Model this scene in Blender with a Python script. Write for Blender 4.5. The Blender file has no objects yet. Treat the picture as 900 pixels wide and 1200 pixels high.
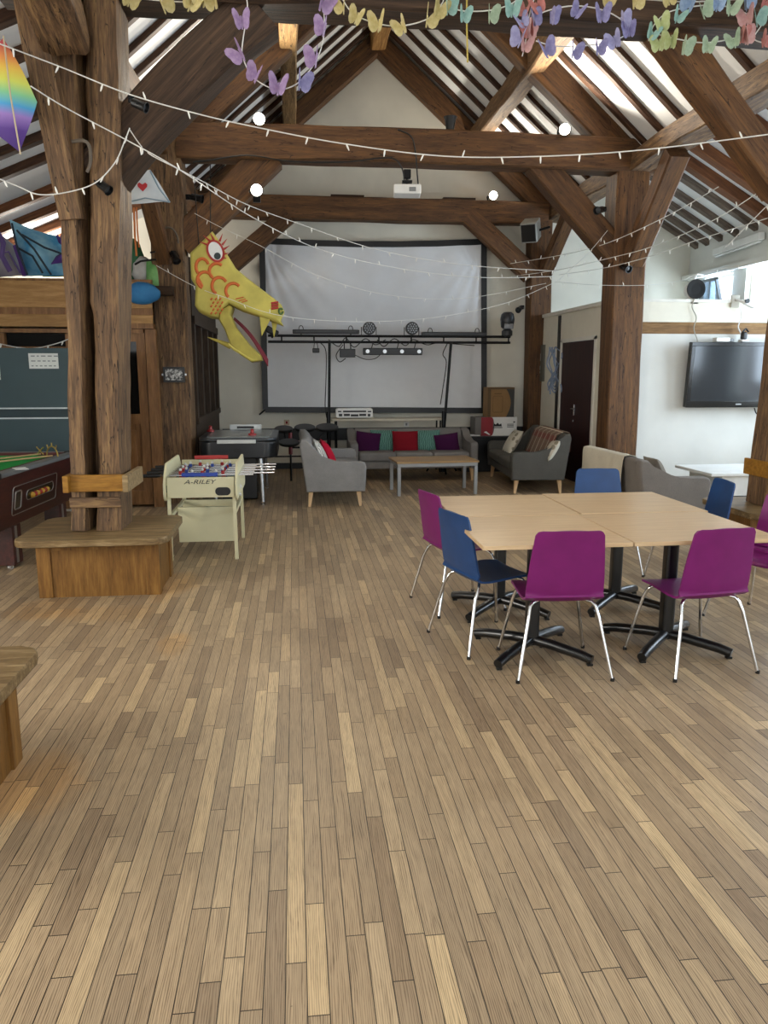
import bpy, bmesh, math, random
from math import pi, sin, cos, radians, sqrt, atan, floor as ffloor
from mathutils import Vector as V, Matrix as M, noise
random.seed(7)
sc = bpy.context.scene
COL = sc.collection

# ------------------------------------------------------------------ camera
F = 900.0; CH = 1.62
TH = atan(165 / F); PS = atan(105 / sqrt(F * F + 165 * 165))
FW = V((sin(PS) * cos(TH), cos(PS) * cos(TH), -sin(TH)))
RT = V((cos(PS), -sin(PS), 0)); UP = V((sin(PS) * sin(TH), cos(PS) * sin(TH), cos(TH)))
cd = bpy.data.cameras.new('camera'); cam = bpy.data.objects.new('camera', cd); COL.objects.link(cam)
cd.sensor_fit = 'VERTICAL'; cd.sensor_height = 36; cd.lens = 27; cd.clip_start = 0.05; cd.clip_end = 200
cam.matrix_world = M(((RT.x, UP.x, -FW.x, 0), (RT.y, UP.y, -FW.y, 0), (RT.z, UP.z, -FW.z, CH), (0, 0, 0, 1)))
sc.camera = cam

def ray(u, v):
    return FW + RT * ((u - 450) / F) + UP * ((600 - v) / F)
def at(u, v, Y):                       # the place at distance Y up the room seen at that spot of the photograph
    d = ray(u, v); return V((0, 0, CH)) + d * (Y / d.y)
def atx(u, v, X):
    d = ray(u, v); return V((0, 0, CH)) + d * (X / d.x)
def atz(u, v, Z=0):
    d = ray(u, v); return V((0, 0, CH)) + d * ((Z - CH) / d.z)

# ------------------------------------------------------------------ objects
def obj(name, bm, mat=None, parent=None, loc=None, rz=None, mw=None, ang=50, smooth=True):
    if isinstance(bm, bpy.types.Mesh):
        me = bm
    else:
        me = bpy.data.meshes.new(name); bmesh.ops.recalc_face_normals(bm, faces=bm.faces)
        bm.to_mesh(me); bm.free()
        for m in (mat if isinstance(mat, (list, tuple)) else [mat]):
            if m: me.materials.append(m)
        if smooth:
            me.shade_smooth(); me.set_sharp_from_angle(angle=radians(ang))
    o = bpy.data.objects.new(name, me); COL.objects.link(o)
    if smooth and len(me.polygons) < 4000:
        wn = o.modifiers.new('weighted_normals', 'WEIGHTED_NORMAL'); wn.keep_sharp = True
    if parent: o.parent = parent
    if mw is not None: o.matrix_local = mw
    if loc is not None: o.location = loc
    if rz is not None: o.rotation_euler = (0, 0, rz)
    return o
def tag(o, label=None, cat=None, group=None, kind=None):
    if label: o['label'] = label
    if cat: o['category'] = cat
    if group: o['group'] = group
    if kind: o['kind'] = kind
    return o
def thing(name, label, cat, loc=(0, 0, 0), rz=0, group=None):
    o = bpy.data.objects.new(name, None); COL.objects.link(o)
    o.empty_display_size = 0.1
    o.location = loc; o.rotation_euler = (0, 0, rz)
    return tag(o, label, cat, group)
def dup(root, loc=None, rz=None, label=None, group=None):
    def cp(o, par):
        c = o.copy(); COL.objects.link(c)
        if par: c.parent = par
        for ch in list(o.children): cp(ch, c)
        return c
    r = cp(root, None)
    if loc is not None: r.location = loc
    if rz is not None: r.rotation_euler = (0, 0, rz)
    if label: r['label'] = label
    if group: r['group'] = group
    return r

# ------------------------------------------------------------------ shapes
def B(): return bmesh.new()
def T(x, y=None, z=None):
    return M.Translation(V((x, y, z)) if y is not None else V(x))
def R(ax, a): return M.Rotation(a, 4, ax)
def box(bm, c, s, m=None, bev=0, seg=2):
    mm = T(c) @ (m if m is not None else M.Identity(4)) @ M.Diagonal((s[0], s[1], s[2], 1))
    vs = bmesh.ops.create_cube(bm, size=1, matrix=mm)['verts']
    if bev:
        es = list({e for v in vs for e in v.link_edges})
        bmesh.ops.bevel(bm, geom=es, offset=bev, segments=seg, affect='EDGES', profile=0.5)
    return bm
def b2(bm, x0, x1, y0, y1, z0, z1, bev=0, seg=2):
    return box(bm, ((x0 + x1) / 2, (y0 + y1) / 2, (z0 + z1) / 2), (abs(x1 - x0), abs(y1 - y0), abs(z1 - z0)), None, bev, seg)
def tube(bm, pts, r, n=8, caps=True, closed=False, sq=None):
    pts = [V(p) for p in pts]; N = len(pts)
    rs = r if isinstance(r, (list, tuple)) else [r] * N
    rings = []; prev = None
    for i, p in enumerate(pts):
        if closed: t = pts[(i + 1) % N] - pts[i - 1]
        else: t = pts[min(i + 1, N - 1)] - pts[max(i - 1, 0)]
        t = t.normalized() if t.length > 1e-9 else V((0, 0, 1))
        if prev is None:
            a = V((0, 0, 1)) if abs(t.z) < 0.9 else V((1, 0, 0)); nx = t.cross(a).normalized()
        else:
            nx = (prev - t * prev.dot(t)); nx = nx.normalized() if nx.length > 1e-6 else t.orthogonal().normalized()
        prev = nx; ny = t.cross(nx)
        ring = []
        for k in range(n):
            a = 2 * pi * (k + (0.5 if sq else 0)) / n
            f = sq if sq else (1, 1)
            ring.append(bm.verts.new(p + nx * (cos(a) * rs[i] * f[0]) + ny * (sin(a) * rs[i] * f[1])))
        rings.append(ring)
    for i in range(N if closed else N - 1):
        a, b = rings[i], rings[(i + 1) % N]
        for k in range(n): bm.faces.new((a[k], a[(k + 1) % n], b[(k + 1) % n], b[k]))
    if caps and not closed:
        bm.faces.new(rings[0][::-1]); bm.faces.new(rings[-1])
    return bm
def lathe(bm, prof, n=24, m=None):
    m = m or M.Identity(4); rings = []
    for r, z in prof:
        rings.append([bm.verts.new(m @ V((cos(2 * pi * k / n) * max(r, 1e-4), sin(2 * pi * k / n) * max(r, 1e-4), z))) for k in range(n)])
    for a, b in zip(rings, rings[1:]):
        for k in range(n): bm.faces.new((a[k], a[(k + 1) % n], b[(k + 1) % n], b[k]))
    bm.faces.new(rings[0][::-1]); bm.faces.new(rings[-1])
    return bm
def prism(bm, poly, d, m=None, bev=0):
    m = m or M.Identity(4)
    a = [bm.verts.new(m @ V((p[0], p[1], 0))) for p in poly]
    b = [bm.verts.new(m @ V((p[0], p[1], d))) for p in poly]
    n = len(poly)
    f0 = bm.faces.new(a[::-1]); f1 = bm.faces.new(b); fs = [f0, f1]
    for k in range(n): fs.append(bm.faces.new((a[k], a[(k + 1) % n], b[(k + 1) % n], b[k])))
    if bev:
        es = list(set(f0.edges) | set(f1.edges))
        bmesh.ops.bevel(bm, geom=es, offset=bev, segments=2, affect='EDGES', profile=0.5)
    return bm
def grid(bm, fn, nu, nv, closed_u=False):
    g = [[bm.verts.new(V(fn(i / (nu if closed_u else nu - 1), j / (nv - 1)))) for j in range(nv)] for i in range(nu)]
    for i in range(nu if closed_u else nu - 1):
        for j in range(nv - 1):
            bm.faces.new((g[i][j], g[(i + 1) % nu][j], g[(i + 1) % nu][j + 1], g[i][j + 1]))
    return g
def rrect(w, h, r, n=5):
    p = []
    for cx, cy, a0 in ((w / 2 - r, h / 2 - r, 0), (-w / 2 + r, h / 2 - r, pi / 2), (-w / 2 + r, -h / 2 + r, pi), (w / 2 - r, -h / 2 + r, 1.5 * pi)):
        for k in range(n + 1):
            a = a0 + pi / 2 * k / n; p.append((cx + r * cos(a), cy + r * sin(a)))
    return p
def frame_m(p0, p1, up=(0, 0, 1)):
    x = (V(p1) - V(p0)); L = x.length; x.normalize()
    u = V(up); y = u.cross(x)
    if y.length < 1e-4: y = V((0, 1, 0))
    y.normalize(); z = x.cross(y)
    return M(((x.x, y.x, z.x, p0[0]), (x.y, y.y, z.y, p0[1]), (x.z, y.z, z.z, p0[2]), (0, 0, 0, 1))), L
XZ = M(((1, 0, 0, 0), (0, 0, -1, 0), (0, 1, 0, 0), (0, 0, 0, 1)))     # polygon (x,y) stands upright as (x,z), depth towards -y
YZ = M(((0, 0, 1, 0), (1, 0, 0, 0), (0, 1, 0, 0), (0, 0, 0, 1)))      # polygon (x,y) stands upright as (y,z), depth towards +x

# ------------------------------------------------------------------ materials
def lin(c):
    if isinstance(c, str): c = tuple(int(c[i:i + 2], 16) / 255 for i in (0, 2, 4))
    return tuple((x / 12.92 if x <= 0.04045 else ((x + 0.055) / 1.055) ** 2.4) for x in c) + (1,)
class NT:
    def __init__(s, name):
        s.m = bpy.data.materials.new(name); s.m.use_nodes = True
        s.t = s.m.node_tree; s.b = s.t.nodes['Principled BSDF']; s.out = s.t.nodes['Material Output']
    def n(s, typ, **kw):
        x = s.t.nodes.new(typ)
        for k, v in kw.items():
            if k in x.inputs: x.inputs[k].default_value = v
            else: setattr(x, k, v)
        return x
    def l(s, a, b): s.t.links.new(a, b)
    def math(s, op, a, b=None, c=None):
        x = s.t.nodes.new('ShaderNodeMath'); x.operation = op
        for i, v in enumerate((a, b, c)):
            if v is None: continue
            if hasattr(v, 'is_output'): s.l(v, x.inputs[i])
            else: x.inputs[i].default_value = v
        return x.outputs[0]
    def ramp(s, fac, stops):
        r = s.t.nodes.new('ShaderNodeValToRGB'); e = r.color_ramp.elements
        while len(e) < len(stops): e.new(0.5)
        for el, (p, c) in zip(e, stops): el.position = p; el.color = c if len(c) == 4 else lin(c)
        s.l(fac, r.inputs[0]); return r.outputs[0]
    def mix(s, fac, a, b, mode='MIX'):
        x = s.t.nodes.new('ShaderNodeMix'); x.data_type = 'RGBA'; x.blend_type = mode
        for i, v in ((0, fac), (6, a), (7, b)):
            if hasattr(v, 'is_output'): s.l(v, x.inputs[i])
            else: x.inputs[i].default_value = v
        return x.outputs[2]
    def bump(s, h, strength=0.3, dist=0.01):
        x = s.n('ShaderNodeBump', Strength=strength, Distance=dist); s.l(h, x.inputs['Height']); s.l(x.outputs[0], s.b.inputs['Normal'])
    def coord(s, which='Object', scale=(1, 1, 1)):
        c = s.n('ShaderNodeTexCoord'); mp = s.n('ShaderNodeMapping'); mp.inputs['Scale'].default_value = scale
        s.l(c.outputs[which], mp.inputs['Vector']); return mp.outputs[0]
    def noise(s, vec, scale=5, detail=4, rough=0.55, dist=0.0):
        x = s.n('ShaderNodeTexNoise', Scale=scale, Detail=detail, Roughness=rough, Distortion=dist)
        s.l(vec, x.inputs['Vector']); return x.outputs[0]
def plain(name, c, rough=0.5, metal=0, var=0.06, scale=6, bump=0, bscale=120, coat=0, emit=0, spec=None):
    t = NT(name); c = lin(c); b = t.b
    b.inputs['Roughness'].default_value = rough; b.inputs['Metallic'].default_value = metal
    v = t.coord()
    nz = t.noise(v, scale, 3)
    lo = tuple(x * (1 - var) for x in c[:3]) + (1,); hi = tuple(min(1, x * (1 + var)) for x in c[:3]) + (1,)
    t.l(t.ramp(nz, [(0.3, lo), (0.7, hi)]), b.inputs['Base Color'])
    if bump: t.bump(t.noise(v, bscale, 2), bump, 0.004)
    if coat: b.inputs['Coat Weight'].default_value = coat; b.inputs['Coat Roughness'].default_value = 0.15
    if spec is not None: b.inputs['Specular IOR Level'].default_value = spec
    if emit: b.inputs['Emission Color'].default_value = c; b.inputs['Emission Strength'].default_value = emit
    return t.m
def wood(name, dark, mid, light, scale=(1.2, 14, 14), rough=0.65, bump=0.35, rnd=0.25, crack=0.0, spec=0.3):
    t = NT(name); v = t.coord('Object', scale)
    oi = t.n('ShaderNodeObjectInfo')
    ad = t.n('ShaderNodeVectorMath', operation='ADD'); sc3 = t.n('ShaderNodeVectorMath', operation='SCALE')
    cmb = t.n('ShaderNodeCombineXYZ'); t.l(oi.outputs['Random'], cmb.inputs[0]); t.l(oi.outputs['Random'], cmb.inputs[2])
    t.l(cmb.outputs[0], sc3.inputs[0]); sc3.inputs['Scale'].default_value = 37.0
    t.l(v, ad.inputs[0]); t.l(sc3.outputs[0], ad.inputs[1]); vv = ad.outputs[0]
    n1 = t.noise(vv, 2.2, 6, 0.62, 0.4); n2 = t.noise(vv, 9, 4, 0.6)
    f = t.math('ADD', t.math('MULTIPLY', n1, 0.7), t.math('MULTIPLY', n2, 0.3))
    col = t.ramp(f, [(0.32, dark), (0.5, mid), (0.68, light)])
    h = f
    if crack:
        w = t.noise(vv, 1.6, 2, 0.5, 0.8)
        ln = t.math('ABSOLUTE', t.math('SUBTRACT', w, 0.5))
        cm = t.math('LESS_THAN', ln, crack)
        col = t.mix(t.math('MULTIPLY', cm, 0.75), col, lin('1a120c'))
        h = t.math('SUBTRACT', f, t.math('MULTIPLY', cm, 0.6))
    br = t.math('ADD', t.math('MULTIPLY', oi.outputs['Random'], rnd), 1 - rnd / 2)
    hs = t.n('ShaderNodeHueSaturation'); t.l(col, hs.inputs['Color']); t.l(br, hs.inputs['Value'])
    t.l(hs.outputs[0], t.b.inputs['Base Color'])
    t.b.inputs['Roughness'].default_value = rough; t.b.inputs['Specular IOR Level'].default_value = spec
    if bump: t.bump(h, bump, 0.01)
    return t.m
def fabric(name, c, var=0.25, scale=260, rough=0.95):
    t = NT(name); v = t.coord('Object'); c = lin(c)
    n1 = t.noise(v, scale, 2); n2 = t.noise(v, 5, 3)
    f = t.math('ADD', t.math('MULTIPLY', n1, 0.65), t.math('MULTIPLY', n2, 0.35))
    t.l(t.ramp(f, [(0.3, tuple(x * (1 - var) for x in c[:3]) + (1,)), (0.7, tuple(min(1, x * (1 + var)) for x in c[:3]) + (1,))]), t.b.inputs['Base Color'])
    t.b.inputs['Roughness'].default_value = rough; t.b.inputs['Specular IOR Level'].default_value = 0.15
    t.bump(f, 0.4, 0.003); return t.m
def emit(name, c, s):
    t = NT(name); t.b.inputs['Base Color'].default_value = lin(c); t.b.inputs['Emission Color'].default_value = lin(c); t.b.inputs['Emission Strength'].default_value = s
    return t.m
def glass(name, tint='ffffff', gl=0.12):
    t = NT(name); tr = t.n('ShaderNodeBsdfTransparent', Color=lin(tint)); g = t.n('ShaderNodeBsdfGlossy', Roughness=0.03)
    mx = t.n('ShaderNodeMixShader', Fac=gl); t.l(tr.outputs[0], mx.inputs[1]); t.l(g.outputs[0], mx.inputs[2]); t.l(mx.outputs[0], t.out.inputs[0])
    return t.m

OAK = wood('old_oak', '1f140c', '4a3320', '6b4c31', crack=0.012)
OAKR = wood('red_oak', '382415', '5b3f27', '785430', scale=(0.9, 9, 9), crack=0.006)
OAKG = wood('grey_hewn_oak', '34281c', '695039', '96774f', scale=(1.1, 12, 12), crack=0.008, bump=1.0)
OAKD = wood('dark_oak', '1c130c', '3d2c1e', '5a4330', scale=(0.5, 14, 14), crack=0.006)
OAKL = wood('pale_softwood', '6e4d2c', '98703f', 'bd9560', crack=0.0, bump=0.2)
RAFT = wood('rafter_wood', '22150d', '40291a', '5b3d27', bump=0.3)
RAFTR = wood('red_rafter_wood', '4c2d19', '6b4226', '8a5936', bump=0.25)
BENCH = wood('bench_oak', '5a3c1c', '7d5829', '97703a', scale=(12, 12, 1.2), bump=0.15, rough=0.45, rnd=0.1)
BENCHT = wood('worn_bench_top', '4c3c2a', '76603f', 'a08a66', scale=(1.5, 14, 14), bump=0.2, rough=0.45, rnd=0.1)
OCHRE = wood('ochre_board', '6b4612', '8c611e', 'a5792f', scale=(2, 14, 14), bump=0.1, rough=0.5, rnd=0.1)
DOORW = wood('joinery_wood', '654323', '845c36', '9d7447', scale=(9, 9, 1.0), bump=0.1, rough=0.45, rnd=0.12)
JOINH = wood('joinery_wood_board', '8a6438', 'a67d4a', 'c09763', scale=(1.0, 9, 9), bump=0.1, rough=0.5, rnd=0.12)
BEECH = wood('beech_top', 'c2a27a', 'cfb189', 'dcc09a', scale=(1.2, 18, 18), bump=0.03, rough=0.32, rnd=0.05, spec=0.5)
BEECHE = wood('beech_leg', 'c09a6c', 'd2ae82', 'e0c096', scale=(14, 14, 1.5), bump=0.03, rough=0.45, rnd=0.05)
COFF = wood('coffee_top_wood', '8a6a44', '9f7f56', 'b59669', scale=(1.2, 18, 18), bump=0.03, rough=0.4, rnd=0.05)
MAHOG = wood('mahogany_laminate', '260b09', '3c1512', '55221b', scale=(10, 1.4, 10), bump=0.03, rough=0.35, rnd=0.02, spec=0.5)
REDDOOR = wood('maroon_door', '1f0b0b', '2e1212', '3d1a18', scale=(10, 10, 1.0), bump=0.05, rough=0.5, rnd=0.02)
WALLC = plain('cream_plaster', 'e0dccd', 0.9, var=0.1, scale=1.3, bump=0.15, bscale=18)
WALLW = plain('white_plaster', 'dcdcd6', 0.9, var=0.05, scale=2, bump=0.12, bscale=14)
PANELC = plain('cream_panel', 'e4dfce', 0.7, var=0.03)
BOARD = plain('white_roof_board', 'e9eaea', 0.8, var=0.04, scale=3)
BLACK = plain('black_plastic', '101112', 0.4)
BLACKM = plain('black_metal', '141516', 0.35, 0.6)
BLACKG = plain('black_powder_coat', '0d0e10', 0.3, coat=0.3)
DARK = plain('dark_void', '0a0908', 0.8)
WHITEP = plain('white_plastic', 'e4e4e0', 0.4)
WHITEM = plain('white_paint', 'e0ddd2', 0.5)
CREAMP = plain('cream_laminate', 'e2dcb4', 0.45, var=0.03)
GREYP = plain('grey_plastic', '7c7f80', 0.4)
SILVER = plain('silver_metal', 'b9bcbd', 0.3, 0.9, var=0.03)
CHROME = plain('chrome', 'd9dadb', 0.12, 1.0, var=0.02)
STEELG = plain('grey_steel', '9b9d9d', 0.35, 0.4)
PURPLE = plain('purple_shell', '761a64', 0.38, var=0.08, scale=9, spec=0.35)
BLUE = plain('blue_shell', '1d4274', 0.35, var=0.1, scale=9, spec=0.4)
SOFAG = fabric('grey_sofa_fabric', '888684')
SOFAD = fabric('dark_grey_sofa_fabric', '56544f')
F_PURP = fabric('purple_cushion_fabric', '3a1236')
F_RED = fabric('red_cushion_fabric', '76151f')
F_REDB = fabric('bright_red_cushion_fabric', 'a5142c')
F_CREAM = fabric('cream_throw_fabric', 'cbc3b0', 0.15)
GREEN = fabric('green_baize', '2f9a4a', 0.1)
TEALT = plain('teal_table_board', '2d454b', 0.55, var=0.05)
# ================================================================== floor
def floor_material():
    t = NT('strip_oak_floor'); c = t.n('ShaderNodeTexCoord'); sx = t.n('ShaderNodeSeparateXYZ'); t.l(c.outputs['Object'], sx.inputs[0])
    X, Y = sx.outputs[0], sx.outputs[1]; W = 0.0575
    u = t.math('DIVIDE', X, W); row = t.math('FLOOR', u); fu = t.math('FRACT', u)
    def wn(a, b=None):
        w = t.n('ShaderNodeTexWhiteNoise', noise_dimensions='2D'); cm = t.n('ShaderNodeCombineXYZ')
        t.l(a, cm.inputs[0])
        if b is not None:
            if hasattr(b, 'is_output'): t.l(b, cm.inputs[1])
            else: cm.inputs[1].default_value = b
        t.l(cm.outputs[0], w.inputs['Vector']); return w.outputs['Value']
    r1 = wn(row, 3.3); r2 = wn(row, 9.1)
    ln = t.math('ADD', t.math('MULTIPLY', r2, 0.5), 0.6)
    vv = t.math('DIVIDE', t.math('ADD', Y, t.math('MULTIPLY', r1, 9.0)), ln)
    pl = t.math('FLOOR', vv); fv = t.math('FRACT', vv)
    # break half of the boards again so that lengths differ
    brk = t.math('GREATER_THAN', wn(row, t.math('ADD', pl, 0.37)), 0.6)
    half = t.math('MULTIPLY', brk, t.math('GREATER_THAN', fv, 0.42))
    pid = t.math('ADD', pl, t.math('MULTIPLY', half, 0.5))
    pr = wn(row, pid); pr2 = wn(t.math('ADD', row, 51.7), pid)
    fa = t.math('MULTIPLY', t.math('MINIMUM', fv, t.math('SUBTRACT', 1, fv)), ln)
    fb = t.math('ADD', t.math('MULTIPLY', t.math('ABSOLUTE', t.math('SUBTRACT', fv, 0.42)), ln), t.math('MULTIPLY', t.math('SUBTRACT', 1, brk), 1))
    end = t.math('MINIMUM', fa, fb)
    side = t.math('MULTIPLY', t.math('MINIMUM', fu, t.math('SUBTRACT', 1, fu)), W)
    gap = t.math('LESS_THAN', t.math('MINIMUM', t.math('MULTIPLY', end, 0.9), side), 0.0015)
    # grain, shifted board by board
    cm = t.n('ShaderNodeCombineXYZ')
    t.l(t.math('ADD', t.math('MULTIPLY', X, 46), t.math('MULTIPLY', pr, 90)), cm.inputs[0])
    t.l(t.math('ADD', t.math('MULTIPLY', Y, 3.6), t.math('MULTIPLY', pr2, 70)), cm.inputs[1])
    g1 = t.noise(cm.outputs[0], 1.0, 5, 0.65, 1.6)
    wv = t.n('ShaderNodeTexWave', wave_type='BANDS', bands_direction='X', Scale=1.1, Distortion=14.0); wv.inputs['Detail'].default_value = 2.0; wv.inputs['Detail Scale'].default_value = 0.55
    t.l(cm.outputs[0], wv.inputs['Vector'])
    cf = t.n('ShaderNodeCombineXYZ'); t.l(t.math('MULTIPLY', X, 330), cf.inputs[0]); t.l(t.math('MULTIPLY', Y, 22), cf.inputs[1])
    g2 = t.noise(cf.outputs[0], 1.0, 2, 0.5)
    base = t.ramp(pr, [(0.0, lin('8d7a64')), (0.2, lin('a08c72')), (0.55, lin('ab967a')), (0.85, lin('b7a182')), (1.0, lin('ceb690'))])
    base = t.mix(t.math('MULTIPLY', pr2, 0.3), base, lin('a08667'))
    gr = t.math('ADD', t.math('ADD', t.math('MULTIPLY', g1, 0.55), t.math('MULTIPLY', wv.outputs['Fac'], 0.27)), t.math('MULTIPLY', g2, 0.18))
    col = t.mix(1.0, base, t.ramp(gr, [(0.27, (0.42, 0.39, 0.36, 1)), (0.45, (0.94, 0.93, 0.92, 1)), (0.7, (1.25, 1.25, 1.22, 1))]), 'MULTIPLY')
    # wear: grey traffic dirt and a few dark marks
    big = t.noise(c.outputs['Object'], 0.9, 4, 0.6)
    col = t.mix(1.0, col, t.ramp(big, [(0.3, (0.84, 0.83, 0.82, 1)), (0.7, (1.08, 1.08, 1.07, 1))]), 'MULTIPLY')
    spots = t.noise(c.outputs['Object'], 9, 3, 0.6)
    col = t.mix(t.math('MULTIPLY', t.math('GREATER_THAN', spots, 0.735), 0.45), col, lin('3c3027'))
    # patches where the old orange varnish is left, beside the two benches
    nz = t.noise(c.outputs['Object'], 3.2, 4, 0.65)
    for (px, py, rx, ry, k) in ((-1.1, 2.95, 0.26, 0.32, 0.6), (-0.95, 5.85, 0.2, 0.45, 0.5), (-0.75, 4.55, 0.10, 0.25, 0.45), (-1.3, 5.2, 0.5, 0.2, 0.25), (-1.75, 5.35, 0.3, 0.25, 0.45)):
        d = t.math('ADD', t.math('POWER', t.math('DIVIDE', t.math('SUBTRACT', X, px), rx), 2), t.math('POWER', t.math('DIVIDE', t.math('SUBTRACT', Y, py), ry), 2))
        mk = t.math('MULTIPLY', t.math('MINIMUM', t.math('MAXIMUM', t.math('SUBTRACT', 1.1, t.math('ADD', d, t.math('MULTIPLY', t.math('SUBTRACT', nz, 0.5), 3.0))), 0.0), 1.0), k)
        col = t.mix(mk, col, t.mix(1.0, col, (1.22, 0.95, 0.58, 1), 'MULTIPLY'))
    col = t.mix(t.math('MULTIPLY', gap, 0.93), col, lin('1d150f'))
    t.l(col, t.b.inputs['Base Color'])
    t.l(t.math('ADD', t.math('MULTIPLY', g1, 0.2), 0.34), t.b.inputs['Roughness'])
    t.b.inputs['Specular IOR Level'].default_value = 0.32
    t.bump(t.math('SUBTRACT', t.math('MULTIPLY', gr, 0.35), gap), 0.25, 0.002)
    return t.m
bm = B(); b2(bm, -4.7, 6.9, -4.2, 13.3, -0.2, 0); tag(obj('floor', bm, floor_material()), 'worn narrow-strip oak floor running the length of the barn', 'floor', kind='structure')

# ================================================================== shell
RX, RZ, RS = 1.37, 6.85, 0.86
def roofz(x): return RZ - RS * abs(x - RX)
def aisR(x): return 3.73 + 0.56 * (6.75 - x)
def aisL(x): return 4.33 - 0.42 * (-1.5 - x)
bm = B()
prism(bm, [(-4.6, 0), (6.9, 0), (6.9, 3.66), (4.3, 5.1), (4.3, 4.36), (RX, RZ), (-1.5, roofz(-1.5)), (-4.6, aisL(-4.6))], 0.25, T(0, 13.25, 0) @ XZ)
tag(obj('wall_back', bm, WALLC), 'cream plastered gable end wall behind the projection screen', 'wall', kind='structure')
def struct_box(name, label, cat, x0, x1, y0, y1, z0, z1, mat, bev=0):
    bm = B(); b2(bm, x0, x1, y0, y1, z0, z1, bev); return tag(obj(name, bm, mat), label, cat, kind='structure')
# right outer wall with window openings
WINS = [(11.6, 12.45, 2.25, 3.12), (9.95, 11.25, 2.2, 3.24), (7.6, 9.4, 0.95, 3.0), (4.6, 6.6, 0.95, 3.0), (0.6, 3.2, 0.95, 3.0)]
bm = B(); ys = sorted({-4.2, 13.0} | {y for w in WINS for y in w[:2]})
for a, b in zip(ys, ys[1:]):
    w = [w for w in WINS if w[0] <= a and b <= w[1]]
    if w: b2(bm, 6.75, 6.95, a, b, 0, w[0][2]); b2(bm, 6.75, 6.95, a, b, w[0][3], 3.8)
    else: b2(bm, 6.75, 6.95, a, b, 0, 3.8)
tag(obj('wall_right', bm, WALLW), 'white plastered outer wall of the right aisle with windows', 'wall', kind='structure')
for i, (y0, y1, z0, z1) in enumerate(WINS):
    t = 0.05; bm = B()
    b2(bm, 6.83, 6.88, y0, y1, z0, z0 + t); b2(bm, 6.83, 6.88, y0, y1, z1 - t, z1)
    b2(bm, 6.83, 6.88, y0, y0 + t, z0 + t, z1 - t); b2(bm, 6.83, 6.88, y1 - t, y1, z0 + t, z1 - t)
    if i >= 2:
        ym = (y0 + y1) / 2; b2(bm, 6.83, 6.88, ym - 0.03, ym + 0.03, z0 + t, z1 - t)
    w = tag(obj('window_%d' % (i + 1), bm, WHITEM), 'white framed daylight window in the right aisle wall', 'window', 'aisle windows', 'structure')
    bm = B(); b2(bm, 6.85, 6.856, y0 + t, y1 - t, z0 + t, z1 - t); obj('pane', bm, glass('window_glass'), w)
    if i == 0:                                                  # the small window stands ajar
        bm = B(); s = 0.04
        for q in ((0, 0.78, 0, s), (0, 0.78, 0.8 - s, 0.8), (0, s, 0, 0.8), (0.78 - s, 0.78, 0, 0.8)): b2(bm, -0.02, 0.02, q[0], q[1], q[2], q[3])
        sh = obj('sash', bm, plain('blue_grey_sash', '8f9aa6', 0.5), w, mw=T(6.72, 11.64, 2.28) @ R('Y', radians(-16)))
        bm = B(); b2(bm, -0.004, 0.004, s, 0.78 - s, s, 0.8 - s); obj('pane', bm, glass('tinted_glass', '9aa7b4', 0.2), sh)
# left outer wall (out of sight) with two window openings
bm = B(); LW = [(1.0, 3.6, 0.9, 2.5)]; ys = sorted({-4.2, 13.0} | {y for w in LW for y in w[:2]})
for a, b in zip(ys, ys[1:]):
    w = [w for w in LW if w[0] <= a and b <= w[1]]
    if w: b2(bm, -4.8, -4.6, a, b, 0, w[0][2]); b2(bm, -4.8, -4.6, a, b, w[0][3], 3.1)
    else: b2(bm, -4.8, -4.6, a, b, 0, 3.1)
tag(obj('wall_left', bm, WALLW), 'white plastered outer wall of the left aisle', 'wall', kind='structure')
# roof boards
def slope(name, label, x0, z0, x1, z1, y0, y1, th=0.05):
    bm = B(); n = V((-(z1 - z0), 0, x1 - x0)).normalized()
    if n.z < 0: n = -n
    prism(bm, [(x0, z0), (x1, z1), (x1 + n.x * th, z1 + n.z * th), (x0 + n.x * th, z0 + n.z * th)], y1 - y0, T(0, y1, 0) @ XZ)
    return tag(obj(name, bm, BOARD), label, 'ceiling', kind='structure')
slope('ceiling', 'white boards under the right slope of the high roof', RX, RZ, 4.3, roofz(4.3), -4.2, 13)
slope('ceiling', 'white boards under the left slope of the high roof', RX, RZ, -1.5, roofz(-1.5), -4.2, 13)
slope('ceiling', 'white boards under the right aisle roof', 4.3, aisR(4.3), 6.95, aisR(6.95), -4.2, 13)
slope('ceiling', 'white boards under the left aisle roof', -1.5, aisL(-1.5), -4.8, aisL(-4.8), -4.2, 13)
struct_box('wall_clerestory', 'white strip of wall between the high roof and the right aisle roof', 'wall', 4.3, 4.34, -4.2, 13, 4.3, 5.08, WALLW)

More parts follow.
